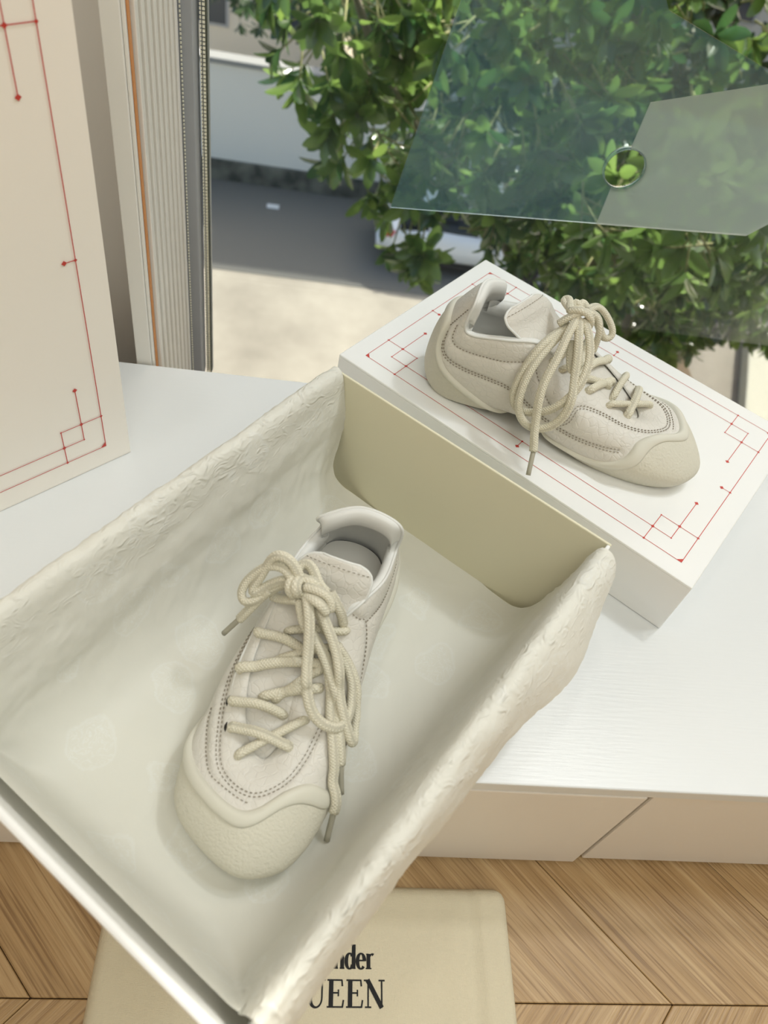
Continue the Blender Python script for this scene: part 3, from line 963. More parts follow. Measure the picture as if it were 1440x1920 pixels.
# seams in (u, v): list of (points, double?)
def uv_curve(pts, n=160):
    p = catmull([(a, b, 0) for a, b in pts], 24)[:, :2]
    return p
SEAMS = [
    (uv_curve([(5.2, .70), (6, .76), (7, .76), (8, .755), (9, .75), (10, .745), (11, .75), (12, .74), (13, .72), (13.8, .66), (14.5, .50), (15.2, .40)]), True),
    (uv_curve([(7.3, .56), (8, .60), (8.8, .655), (9.4, .70), (10.15, .69)]), False),
    (uv_curve([(13.0, .46), (13.7, .42), (14.6, .40), (15.6, .44), (16.6, .56), (17.6, .60), (18.4, .66), (18.9, .74)]), True),
    (uv_curve([(15.75, .82), (16.4, .79), (17, .79), (17.7, .80), (18.3, .82), (18.7, .86)]), False),
    (uv_curve([(15.55, .98), (15.6, .90), (15.75, .82), (15.2, .62), (14.9, .50)]), False),
    (uv_curve([(18.95, .74), (18.93, .85), (18.97, .95)]), False),
    (uv_curve([(1.05, .74), (1.07, .85), (1.03, .95)]), False),
    (uv_curve([(1.5, .82), (2.3, .80), (3.2, .80), (4.2, .82)]), False),
    (uv_curve([(4.5, .98), (4.5, .88), (4.6, .74), (5.2, .60)]), False),
    (uv_curve([(1.3, .72), (2.2, .62), (3.2, .56), (4.4, .48), (5.2, .46)]), True),
]
def seam_pts():
    out = []
    for c, dbl in SEAMS:
        out.append(surf(c[:, 0] % NS, c[:, 1]))
    return out
_sp = np.vstack([resample(s, 0.0008) for s in seam_pts()])
def seam_disp(p):
    d = np.full(len(p), 1.0)
    for k in range(0, len(_sp), 300):
        d = np.minimum(d, np.linalg.norm(p[:, None, :] - _sp[None, k:k + 300], axis=2).min(1))
    return -0.0009 * np.exp(-(d / 0.0016) ** 2) + 0.0011 * (1 - np.exp(-(d / 0.0055) ** 2))

def grid_faces(nr, nc, closed=True, flip=False):
    F = []
    for j in range(nr - 1):
        for i in range(nc if closed else nc - 1):
            q = (j * nc + i, j * nc + (i + 1) % nc, (j + 1) * nc + (i + 1) % nc, (j + 1) * nc + i)
            F.append(q[::-1] if flip else q)
    return F
NU, NV = 340, 62
def build_upper():
    u = np.linspace(0, NS, NU, endpoint=False)
    rows = []
    for v in np.linspace(0, 1, NV):
        vv = np.full(NU, v)
        p = surf(u, vv)
        n = nrm(u, np.clip(vv, 0.002, 0.998))
        fade = min(1, v / 0.15) * min(1, (1 - v) / 0.05)
        p = p + n * (seam_disp(p) * fade)[:, None]
        # vertical flex creases on the vamp
        w = np.exp(-((v - 0.62) / 0.16) ** 2) * 0.00016
        p = p + n * (w * np.sin(p[:, 1] * 900 + 3 * np.sin(p[:, 0] * 200)) * ((p[:, 1] > 0.11) & (p[:, 1] < 0.2)))[:, None]
        rows.append(p)
    E = rows[-1]
    uu = u.copy()
    collar = np.clip(np.minimum(1, np.maximum((5.3 - uu) / 0.7, (uu - 14.9) / 0.7)), 0, 1)[:, None]
    cc = np.array([0.003, 0.060])
    inw = cc[None] - E[:, :2]
    inw[:, 1] *= np.where((uu < 1.6) | (uu > 18.4), 1.0, 0.25)
    inw /= np.linalg.norm(inw, axis=1)[:, None]
    inw = np.c_[inw, np.zeros(NU)]
    zz = np.array([0, 0, 1.0])
    M = per(MMa, u); K = per(KKa, u)
    base = np.c_[M[:, :2] + inw[:, :2] * 0.0075, np.full(NU, 0.044)]
    base2 = np.c_[M[:, :2] + inw[:, :2] * 0.0080, np.full(NU, 0.022)]
    tab = np.where((uu < 1.5) | (uu > 18.5), 1.0, 0.0)[:, None]
    low = E * 0.55 + base * 0.45 + inw * 0.003
    cr = [E + inw * 0.0010 + zz * 0.0010, E + inw * 0.0030 + zz * 0.0014, E + inw * 0.0052 + zz * 0.0004, E + inw * 0.0066 - zz * 0.004, E + inw * 0.0066 - zz * 0.010, low, base, base2]
    outw = -inw
    trd = np.c_[np.array([0.012, 0.14])[None] - E[:, :2], np.zeros(NU)]
    trd /= np.linalg.norm(trd, axis=1)[:, None]
    tr = [E + trd * 0.0004 - zz * 0.0003, E + trd * 0.0006 - zz * 0.0010, E + trd * 0.0002 - zz * 0.0018, E - trd * 0.002 - zz * 0.0022, E - trd * 0.004 - zz * 0.0026, E - trd * 0.006 - zz * 0.003, E - trd * 0.0075 - zz * 0.0035, E - trd * 0.009 - zz * 0.004]
    for a, b in zip(cr, tr):
        rows.append(a * collar + b * (1 - collar))
    V = np.vstack(rows)
    return V, grid_faces(len(rows), NU), NV, len(rows)
UP_V, UP_F, UP_E, UP_R = build_upper()

def build_sole():
    """returns textured lower part and smooth rim band as two meshes"""
    u = np.linspace(0, NS, NU, endpoint=False)
    vg = guard(u)
    amt = np.clip(vg / 0.12, 0, 1)
    band = 0.085 * np.clip(vg / 0.3, 0.25, 1)
    def row(v, off):
        v = np.clip(v, 0.0, 1)
        return surf(u, v) + nrm(u, np.clip(v, 0.002, .998)) * (off * amt + 0.0002)[:, None]
    P = per(PPa, u)
    cx = np.c_[np.full(NU, 0.004), np.clip(P[:, 1], 0.03, 0.21), P[:, 2]]
    rows = [cx * 0.9 + P * 0.1 + np.array([0, 0, 0.0006]), cx * 0.35 + P * 0.65, cx * 0.08 + P * 0.92 - np.c_[np.zeros((NU, 2)), np.full(NU, 0.0002)]]
    split = np.maximum(vg - band, 0.002)
    for w in np.linspace(0, 1, 22):
        rows.append(row(split * w, 0.0012 + 0.0010 * min(1, w / 0.15)))
    lower = (np.vstack(rows), grid_faces(len(rows), NU))
    rows = []
    prof = [(0.0, 0.0016), (0.02, 0.0027), (0.10, 0.0034), (0.25, 0.0038), (0.45, 0.0039), (0.65, 0.0037), (0.82, 0.0030), (0.93, 0.0019), (1.0, 0.0003), (1.06, -0.0009)]
    for t, off in prof:
        rows.append(row(split + (np.maximum(vg, 0.004) - split) * t, off))
    return lower, (np.vstack(rows), grid_faces(len(rows), NU))
SOLE_L, SOLE_R = build_sole()

TONG = [(9, 188, 25, 9), (12.5, 170, 33, 19), (15.5, 145, 44.5, 23.5), (15, 120, 56.5, 25), (11, 99, 69.5, 24.5), (6, 86, 80, 24.5), (4.5, 81, 86, 24.5), (3.5, 77, 90, 23.5), (2.8, 74, 93, 21), (2.4, 72, 95, 17), (2.0, 70.6, 96.3, 10)]
def build_tongue():
    c = catmull([t[:3] for t in TONG], 9) / 1000
    hw = np.interp(np.linspace(0, 1, len(c)), np.linspace(0, 1, len(TONG)), [t[3] for t in TONG]) / 1000
    k = len(c)
    T = np.gradient(c, axis=0); T /= np.linalg.norm(T, axis=1)[:, None]
    X = np.array([1.0, 0, 0])
    V, tops = [], []
    for i in range(k):
        n = np.cross(T[i], X); n /= np.linalg.norm(n)
        if n[2] < 0 and i < k * 0.8:
            n = -n
        if n @ (np.array([0, 0, 1.0]) + 0.4 * np.array([0, 1.0, 0])) < 0:
            n = -n
        s = i / (k - 1)
        th_ = 0.0018 + 0.0022 * min(1, max(0, (s - 0.45) / 0.2))
        if s > 0.93:
            th_ *= math.sqrt(max(0.02, 1 - ((s - 0.93) / 0.072) ** 2))
        for a in np.linspace(0, 2 * math.pi, 28, endpoint=False):
            ca, sa = math.cos(a), math.sin(a)
            w = math.copysign(abs(ca) ** 0.7, ca)
            bow = -0.003 * w * w * (1 if s < .8 else 1 - (s - .8) * 2.0)
            V.append(c[i] + X * w * hw[i] + n * (sa * th_ + bow))
    F = grid_faces(k, 28)
    F.append(tuple(range(28))[::-1]); F.append(tuple((k - 1) * 28 + j for j in range(28)))
    return np.array(V), F, c, hw
TG_V, TG_F, TG_C, TG_W = build_tongue()

EYE_L = [(5.25, .93), (6.1, .93), (7.0, .88), (7.75, .865), (8.35, .87), (9.1, .89)]      # lateral side, top to toe
EYE_M = [(15.05, .93), (14.6, .90), (14.1, .88), (13.5, .85), (12.65, .86), (11.75, .90)]
def eye(uv):
    u, v = np.array([uv[0]]), np.array([uv[1]])
    return surf(u, v)[0], nrm(u, v)[0]
BODY_V = np.vstack([UP_V, TG_V, SOLE_L[0], SOLE_R[0]])
_o1, _o2, _o3 = len(UP_V), len(UP_V) + len(TG_V), len(UP_V) + len(TG_V) + len(SOLE_L[0])
BODY_F = list(UP_F[:(UP_E + 2) * NU]) + [tuple(i + _o1 for i in f) for f in TG_F] + [tuple(i + _o2 for i in f) for f in SOLE_L[1]] + [tuple(i + _o3 for i in f) for f in SOLE_R[1]]
BVH = BVHTree.FromPolygons([Vector(v) for v in BODY_V], BODY_F)
LR = 0.0033
def settle(p, r, free=0, zmin=0.003):
    """push a lace centre line off the shoe body"""
    q = p.copy()
    for it in range(3):
        for i in range(free, len(q) - free):
            h = BVH.find_nearest(Vector(q[i]), 0.02)
            if h[0] is None:
                continue
            d = Vector(q[i]) - h[0]
            nn = h[1]
            sd_ = d.dot(nn)
            if sd_ < r:
                q[i] = np.array(h[0] + nn * r)
        for _k in range(4):
            s = q.copy()
            s[1:-1] = (q[:-2] + 2 * q[1:-1] + q[2:]) / 4
            q = s
    q[:, 2] = np.maximum(q[:, 2], zmin)
    return q
def cross_strands():
    S_ = []
    def strand(A, B, lift, under_b=False, reach=1.0):
        (pa, na), (pb_, nb) = eye(A), eye(B)
        mid = pa + (pb_ - pa) * 0.5 * (1 if reach == 1.0 else reach)
        end = pa + (pb_ - pa) * reach
        up = np.array([0, 0.10, 1.0])
        pts = [pa - na * 0.006, pa + na * 0.0005, pa + (pb_ - pa) * 0.10 + na * 0.0036, mid + up * lift]
        if reach == 1.0:
            pts += [pa + (pb_ - pa) * 0.90 + nb * 0.0036, pb_ + nb * 0.0005, pb_ - nb * 0.006]
        else:
            pts += [end + up * 0.0005, end - up * 0.004]
        c = resample(catmull(pts, 8), 0.0014)
        S_.append(settle(c, LR * 0.92, 4))
    strand(EYE_L[5], EYE_M[4], 0.003)
    strand(EYE_M[3], EYE_L[3], 0.0035, reach=0.66)
    strand(EYE_M[1], EYE_L[2], 0.0035, reach=0.62)
    strand(EYE_M[2], EYE_L[4], 0.001, reach=0.55)
    strand(EYE_M[0], EYE_L[1], 0.004, reach=0.70)
    strand(EYE_L[4], EYE_M[5], 0.0085)
    strand(EYE_L[3], EYE_M[4], 0.0075, reach=0.70)
    strand(EYE_L[2], EYE_M[2], 0.0085)
    strand(EYE_L[1], EYE_M[2], 0.0085, reach=0.74)
    return S_
CROSS = cross_strands()

# bow strands and hanging ends of each shoe, shoe-local mm
BOX_LOOPS = [
    [(24.0,96.0,96.0),(30.4,93.3,101.0),(39.8,92.7,98.0),(47.0,95.0,90.0),(52.5,99.9,82.0),(53.2,105.3,76.0),(49.3,108.8,73.0),(42.4,104.9,76.0),(35.2,97.8,82.0),(27.3,94.8,89.0),(21.3,97.8,93.0)],
    [(20.5,94.2,97.0),(25.5,91.2,104.0),(33.0,90.0,108.0),(39.4,90.0,104.0),(42.0,93.2,96.0),(44.2,97.6,88.0),(47.8,101.7,80.0),(45.0,105.0,79.0),(39.2,98.8,84.0),(29.1,95.2,92.0),(20.7,95.2,94.0)],
    [(26.4,88.8,92.0),(22.2,80.2,95.0),(15.0,84.8,96.0),(8.9,93.0,95.0),(3.0,94.5,92.0)],
    [(21.3,89.8,92.0),(24.1,96.0,98.0),(24.6,101.5,99.0),(23.3,104.1,95.0),(20.4,101.9,90.0)],
    [(18.6,89.2,92.0),(20.7,96.3,99.0),(21.0,102.0,101.0),(19.1,104.4,97.0),(17.6,100.3,90.0)],
    [(21.0,94.7,96.0),(16.4,94.4,99.0),(10.6,93.8,98.0),(8.1,92.3,93.0)],
    [(17.6,99.2,90.0),(9.1,104.6,97.0),(2.1,106.7,97.0),(-1.4,106.6,91.0)],
    [(15.6,98.3,97.0),(8.7,99.6,100.0),(1.9,99.4,98.0),(-3.2,101.1,95.0),(-3.0,103.8,90.0)],
    [(33.6,95.7,70.0),(24.6,100.3,80.0),(17.3,102.8,88.0)],
    [(0.5,94.9,94.0),(-6.4,97.7,86.0),(-10.2,97.6,76.0),(-10.7,96.0,66.0)],
    [(13.0,102.2,94.0),(9.2,108.9,93.0),(5.1,117.0,87.0),(2.0,125.1,79.0),(-0.8,133.9,72.0),(-4.6,143.4,67.0),(-3.7,140.3,64.0),(-8.5,148.6,59.0),(-14.5,153.5,54.0),(-22.8,154.7,50.0),(-30.2,150.8,46.0),(-33.0,140.7,44.0),(-30.5,129.7,48.0),(-27.4,122.8,54.0),(-19.4,116.0,62.0),(-8.5,111.1,71.0),(1.1,105.8,80.0),(6.5,102.4,88.0)],
    [(4.8,103.0,90.0),(-3.5,110.5,84.0),(-13.5,119.3,75.0),(-20.8,130.1,66.0),(-21.3,131.7,59.0),(-26.9,140.6,52.0),(-33.6,147.7,44.0),(-39.9,153.2,36.0),(-41.0,149.7,33.0),(-35.1,136.0,36.0),(-31.5,124.5,46.0),(-28.9,121.1,52.0),(-21.5,115.0,60.0),(-12.6,112.7,70.0)]]
BOX_ENDS = [
    [(37.0,100.0,84.0),(42.1,103.4,74.0),(46.6,107.6,66.0),(50.8,110.8,58.0),(59.4,115.4,42.0)],
    [(16.6,102.5,88.0),(9.5,113.5,82.0),(0.7,117.3,75.0),(-9.7,122.8,67.0),(-17.0,133.7,58.0),(-18.0,134.0,54.0),(-21.8,144.2,48.0),(-26.5,155.2,41.0),(-31.0,167.5,33.0),(-35.5,180.0,26.0),(-38.7,187.8,20.0),(-43.7,198.5,9.0)],
    [(7.6,113.5,80.0),(-1.3,117.8,74.0),(-11.8,126.1,66.0),(-20.5,135.2,58.0),(-23.7,138.1,50.0),(-27.7,147.2,44.0),(-31.8,156.3,38.0),(-36.2,165.2,30.0),(-42.2,174.8,20.0)]]
LID_LOOPS = [
    [(-4.0,100.9,95.4),(-14.0,93.5,89.1),(-26.0,87.1,81.5),(-34.0,83.0,65.8),(-40.0,82.0,51.9),(-43.0,83.4,41.2),(-46.0,89.6,36.3),(-48.0,98.6,39.1),(-48.0,110.7,46.7),(-46.0,120.1,59.2),(-40.0,125.3,71.8),(-30.0,126.2,81.1),(-20.0,123.4,88.6),(-10.0,116.7,97.3),(-2.0,108.3,102.6)],
    [(-6.0,99.8,95.1),(-18.0,94.8,86.1),(-31.0,89.7,75.6),(-41.0,87.3,62.0),(-48.0,88.6,47.7),(-52.0,92.8,38.1),(-55.0,100.9,33.0),(-56.0,111.5,34.9),(-54.0,120.8,43.1),(-51.0,124.9,54.4),(-46.0,124.3,67.0),(-36.0,120.4,75.0),(-25.0,115.3,88.1),(-13.0,109.4,97.9),(-5.0,105.4,103.2)],
    [(-5.0,107.1,101.9),(-14.0,111.0,94.2),(-23.0,115.5,86.8),(-28.0,120.0,77.6),(-30.0,116.2,75.0),(-23.0,110.8,82.4),(-14.0,107.5,89.5)],
    [(-8.0,93.1,95.4),(-7.0,96.3,100.8),(-4.0,102.4,105.7),(0.0,107.9,109.2),(3.0,112.5,105.5)],
    [(-3.0,96.9,105.6),(-4.0,102.5,110.2),(-3.0,109.7,108.9),(0.0,114.5,102.2),(3.0,114.1,95.5)],
    [(18.2,107.5,98.0),(30.7,112.9,97.0),(34.2,120.4,92.0),(34.5,129.0,84.0),(32.2,133.8,78.0),(30.1,132.2,74.0),(26.8,127.0,75.0),(24.8,122.9,82.0),(23.5,117.8,89.0),(19.1,111.1,95.0)],
    [(19.7,109.7,96.0),(23.2,116.8,94.0),(19.6,121.8,88.0),(20.0,123.8,78.0),(20.4,124.6,66.0)],
    [(9.8,98.4,97.0),(15.3,92.0,98.0),(23.3,87.8,96.0),(22.7,91.5,99.0),(6.7,96.3,100.0)],
    [(14.8,100.6,97.0),(18.0,95.5,100.0),(19.0,96.8,102.0),(17.4,99.4,101.0),(16.5,102.9,97.0)],
    [(18.5,103.3,97.0),(20.0,100.5,101.0),(23.1,102.4,101.0),(21.3,107.1,97.0)]]
LID_ENDS = [
    [(-4.0,104.0,103.9),(-18.0,102.7,96.0),(-33.0,102.7,83.3),(-44.0,101.2,71.2),(-52.0,102.7,58.1),(-57.0,106.9,41.5),(-63.0,110.9,30.9),(-68.0,114.8,22.2),(-76.0,117.0,13.9)]]

def loop_box(c, t):
    t = t / np.linalg.norm(t)
    x = np.array([1.0, 0, 0]); n = np.cross(x, t); n *= np.sign(n[2])
    q = MB().box(-0.0045, -0.008, -0.001, 0.0045, 0.008, 0.0038).bevel(0.0008)
    q.v = [tuple(c + x * a + t * b + n * d) for a, b, d in q.v]
    return q

def sneaker(name, label, origin, fwd, latx, loops, ends, mirror, group, lean=0.0):
    X = np.array([*latx, 0.0]); Y = np.array([*fwd, 0.0])
    if mirror:
        X = -X
    mw = Matrix(((X[0], Y[0], 0, origin[0]), (X[1], Y[1], 0, origin[1]), (0, 0, 1, origin[2]), (0, 0, 0, 1)))
    root = empty(name, mw=mw)
    tag(root, label, 'sneaker', group)
    sx = np.array([-1.0, 1, 1]) if mirror else np.ones(3)
    def part(nm, V, F, m_, smooth=True, uvs=None, parent=root):
        V = np.asarray(V, float) * sx
        if mirror:
            F = [f[::-1] for f in F]
        return obj(nm, mesh(nm, V, F, smooth, uvs), m_, parent)
    me_u = part('upper', UP_V, UP_F, M_leather)
    me = me_u.data
    me.materials.append(M_lining)
    idx = np.zeros(len(me.polygons), int)
    idx[(UP_E + 0) * NU:] = 1
    me.polygons.foreach_set('material_index', idx.tolist())
    part('outsole', SOLE_L[0], SOLE_L[1], M_rubtex)['label'] = 'grained cream rubber sole'
    part('sole_rim', SOLE_R[0], SOLE_R[1], M_rub)['label'] = 'smooth raised wavy rubber edge'
    TV = TG_V.copy()
    if lean:
        w_ = np.clip((TV[:, 2] - 0.058) / 0.028, 0, 1) ** 1.3
        TV[:, 1] -= lean * w_ * np.clip(0.55 - (TV[:, 0] - 0.003) / 0.048, 0, 1)
        TV[:, 0] = 0.003 + (TV[:, 0] - 0.003) * (1 + 0.10 * w_)
    tg = part('tongue', TV, TG_F, M_leather)
    # tongue piping and stitch
    k = len(TG_C)
    a = int(k * 0.50)
    L_ = [TV[i * 28 + 0] for i in range(a, k - 3)]
    top = [TV[(k - 3) * 28 + j] for j in range(0, 15)]
    R_ = [TV[i * 28 + 14] for i in range(k - 3, a, -1)]
    v, f, _ = tube(resample(np.array(L_ + top[1:-1] + R_), 0.0015), 0.0010, 8)
    part('piping', v, f, M_lining, parent=tg)
    st = MB()
    rows = [i for i in (int(k * 0.80), int(k * 0.81))]
    seamline = resample(np.array([TV[rows[0] * 28 + j] + np.array([0, 0.0006, 0.0004]) for j in range(1, 14)]), 0.0004)
    for s_ in range(0, len(seamline) - 5, 8):
        add_tube(st, seamline[[s_, s_ + 4]], 0.00024, 5)
    part('tongue_stitch', np.array(st.v), st.f, M_stitch, False, parent=tg)['kind'] = 'stuff'
    # collar piping
    u = np.linspace(0, NS, NU, endpoint=False)
    E = UP_V[(UP_E - 1) * NU:UP_E * NU]
    sel = [i for i in range(NU) if u[i] > 15.0] + [i for i in range(NU) if u[i] < 5.2]
    pc = E[sel] + np.array([0, 0, 0.0004])
    v, f, _ = tube(resample(pc, 0.0015), 0.0011, 8)
    part('collar_piping', v, f, M_lining)
    # footbed
    M = per(MMa, u)
    inner = [i for i in range(NU) if M[i, 1] < 0.135]
    inner = [i for i in inner if u[i] > 10] + [i for i in inner if u[i] < 10]
    def disc(nm, inset, z, m_):
        V = []
        for i in inner:
            d = np.array([0.003, 0.065]) - M[i, :2]
            d /= np.linalg.norm(d)
            V.append((*(M[i, :2] + d * inset), z))
        n = len(V)
        V.append((0.002, 0.075, z + 0.0006))
        part(nm, V, [(i, i + 1, n) for i in range(n - 1)] + [(n - 1, 0, n)], m_)
    disc('footbed_shade_disc', 0.0066, 0.0345, M_shade)
    disc('insole', 0.0100, 0.0372, M_insole)
    # stitching
    mb = MB()
    for (c, dbl), sp in zip(SEAMS, seam_pts()):
        uu, vv = c[:, 0] % NS, c[:, 1]
        for off in ((-0.0011, 0.0011) if dbl else (0.0,)):
            n = nrm(uu, np.clip(vv, .01, .99))
            T_ = np.gradient(sp, axis=0); T_ /= np.linalg.norm(T_, axis=1)[:, None]
            B_ = np.cross(n, T_)
            P_ = sp + B_ * off + n * (0.0001 if dbl else -0.0003)
            fine = resample(P_, 0.00035)
            nn = np.stack([np.interp(np.linspace(0, 1, len(fine)), np.linspace(0, 1, len(n)), n[:, q]) for q in range(3)], 1)
            for s_ in range(2, len(fine) - 6, 8):
                p0, p1 = fine[s_], fine[s_ + 4]
                t = (p1 - p0) / (np.linalg.norm(p1 - p0) + 1e-9)
                nv = nn[s_]
                b = np.cross(nv, t) * 0.00020
                h = nv * 0.00035
                mb.hexa([p0 - b - h, p1 - b - h, p1 + b - h, p0 + b - h, p0 - b + h, p1 - b + h, p1 + b + h, p0 + b + h])
    o = part('stitching', np.array(mb.v), mb.f, M_stitch, False)
    o['kind'] = 'stuff'
    o['label'] = 'taupe stitch lines'
    # eyelets
    for side in (EYE_L[1:], EYE_M):
        for e in side:
            p, n = eye(e)
            t = np.cross(n, [0, 1, 0.0]); t /= np.linalg.norm(t)
            b = np.cross(n, t)
            ring = [p + n * 0.00035 + (t * math.cos(a_) + b * math.sin(a_)) * 0.0043 for a_ in np.linspace(0, 2 * math.pi, 14, endpoint=False)]
            low = [q - n * 0.0012 for q in ring]
            F = [tuple(range(14))] + [(i, 14 + i, 14 + (i + 1) % 14, (i + 1) % 14) for i in range(14)]
            part('eyelet', ring + low, F, M_eye)
    # lace loop on the tongue
    c0 = TG_C[int(k * 0.30)]
    part('lace_loop', *(lambda q: (np.array(q.v) , q.f))(loop_box(c0, TG_C[int(k * 0.30) + 3] - TG_C[int(k * 0.30) - 3])), M_leather)
    # laces
    V, F, U = [], [], []
    def addl(c):
        v, f, uv = tube(c, LR, 12, LR * 0.80)
        n = len(V)
        V.extend(v); U.extend(uv); F.extend([tuple(i + n for i in q) for q in f])
    for c in CROSS:
        addl(c)
    for L in loops:
        addl(settle(resample(catmull(np.array(L) / 1000, 10), 0.0015), LR * 1.05))
    ag = []
    for L in ends:
        c = settle(resample(catmull(np.array(L) / 1000, 10), 0.0015), LR * 1.05)
        tip = np.array(L[-1]) / 1000
        base = np.array(L[-2]) / 1000
        cut = int(np.argmin(np.linalg.norm(c - base, axis=1)))
        addl(c[:cut + 1])
        d_ = tip - c[cut]
        d_ /= np.linalg.norm(d_)
        e_ = c[cut] + d_ * 0.0185
        e_[2] = max(e_[2], 0.0025)
        ag.append(np.linspace(c[cut] - d_ * 0.001, e_, 6))
    lo = part('lace', V, F, M_lace, True, U)
    lo['label'] = 'thick woven cream lace tied in a bow'
    for c in ag:
        v, f, _ = tube(c, 0.0019, 10, 0.0017)
        part('aglet', v, f, M_aglet, parent=lo)
    return root
G_ = None
sneaker('sneaker', 'cream leather sneaker inside the tissue lined open box, toe towards the viewer', (0.0617, 0.1630, 0.0042), (-0.3000, -0.9539), (-0.9539, 0.3000), BOX_LOOPS, BOX_ENDS, False, G_)
sneaker('sneaker.001', 'cream leather sneaker standing on the upturned box lid, bow hanging over its side', (0.1099, 0.3380, 0.0570), (0.9073, -0.4205), (0.4205, 0.9073), LID_LOOPS, LID_ENDS, True, G_, 0.017)
# ------------------------------------------------------------------ outdoors: yard, wall, building, car, trees
GZ = -8.5
def ground_mat():
    mt = mat('worn_concrete', lin(156, 150, 136), 0.9)
    co = coords(mt, 'Object')
    n = nd(mt, 'ShaderNodeTexNoise', Scale=0.5, Detail=8.0, Roughness=0.6); ln(mt, co, n.inputs['Vector'])
    c = ramp(mt, n.outputs['Fac'], [(0.3, lin(136, 130, 118)), (0.6, lin(166, 160, 146))])
    ln(mt, c, bsdf(mt).inputs['Base Color'])
    bump(mt, n.outputs['Fac'], 0.3, 0.03)
    return mt
gy = tag(bx('ground', ground_mat(), (-14, 1.5, GZ - 0.2), (20, 34, GZ)), kind='structure')
tag(bx('shade_strip', mat('shade_dark_ground', lin(112, 112, 106), 0.9), (-14, 13.0, GZ + 0.0005), (20, 16.31, GZ + 0.012)), kind='structure')  # darker strip puts the shade below the wall into the ground colour
M_render = mat('white_render', lin(240, 237, 226), 0.85)
def plinth_mat():
    mt = mat('mossy_plinth', lin(84, 88, 80), 0.9)
    n = nd(mt, 'ShaderNodeTexNoise', Scale=3.0, Detail=6.0); ln(mt, coords(mt, 'Object'), n.inputs['Vector'])
    ln(mt, ramp(mt, n.outputs['Fac'], [(0.35, lin(56, 62, 56)), (0.65, lin(118, 118, 106))]), bsdf(mt).inputs['Base Color'])
    return mt
M_plinth = plinth_mat()
M_cop = mat('grey_coping', lin(150, 150, 146), 0.8)
yw = tag(empty('wall_yard', (1.0, 16.35, GZ)), kind='structure')
bx('wall_face', M_render, (-12, 0.0, 0.4), (12, 0.25, 2.38), yw)
bx('plinth', M_plinth, (-12, -0.06, 0.0), (12, 0.27, 0.46), yw, 0.02)
bx('coping', M_cop, (-12, -0.05, 2.38), (12, 0.3, 2.48), yw, 0.01)

def building(name, x0, x1, y0, y1, h, label, col, floors, nwin):
    r = empty(name, ((x0 + x1) / 2, (y0 + y1) / 2, GZ))
    tag(r, label, 'building')
    w, d = (x1 - x0) / 2, (y1 - y0) / 2
    bx('facade', mat(name + '_wall', col, 0.85), (-w, -d, 0), (w, d, h), r)
    bx('roof_slab', M_cop, (-w - 0.2, -d - 0.2, h), (w + 0.2, d + 0.2, h + 0.25), r, 0.02)
    for f in range(floors):
        for k in range(nwin):
            x = -w + (k + 0.5) * 2 * w / nwin
            z = 1.0 + f * 3.0
            fr = bx('window', M_alu, (x - 0.6, -d - 0.04, z), (x + 0.6, -d + 0.02, z + 1.4), r, 0.01)
            bx('pane', mat('dark_pane', lin(50, 62, 74), 0.1), (x - 0.53, -d - 0.05, z + 0.07), (x + 0.53, -d - 0.03, z + 1.33), fr)
building('house', -9.0, 0.5, 22.0, 28.0, 2.9, 'low cream building behind the yard wall', lin(232, 222, 204), 1, 4)
building('shade_building', 3.0, 14.0, 18.6, 26.0, 6.6, 'unseen grey building added to shade the yard, behind the yard wall and the trees', lin(196, 190, 180), 2, 5)  # hidden behind foliage, sized for the shadow it throws on the yard
tag(bx('paper_scrap', mat('scrap_white', lin(236, 236, 232), 0.7), (-0.92, 15.40, GZ + 0.0125), (-0.66, 15.56, GZ + 0.04), None, 0.01), 'small white scrap of litter lying on the shaded ground below the wall', 'litter')

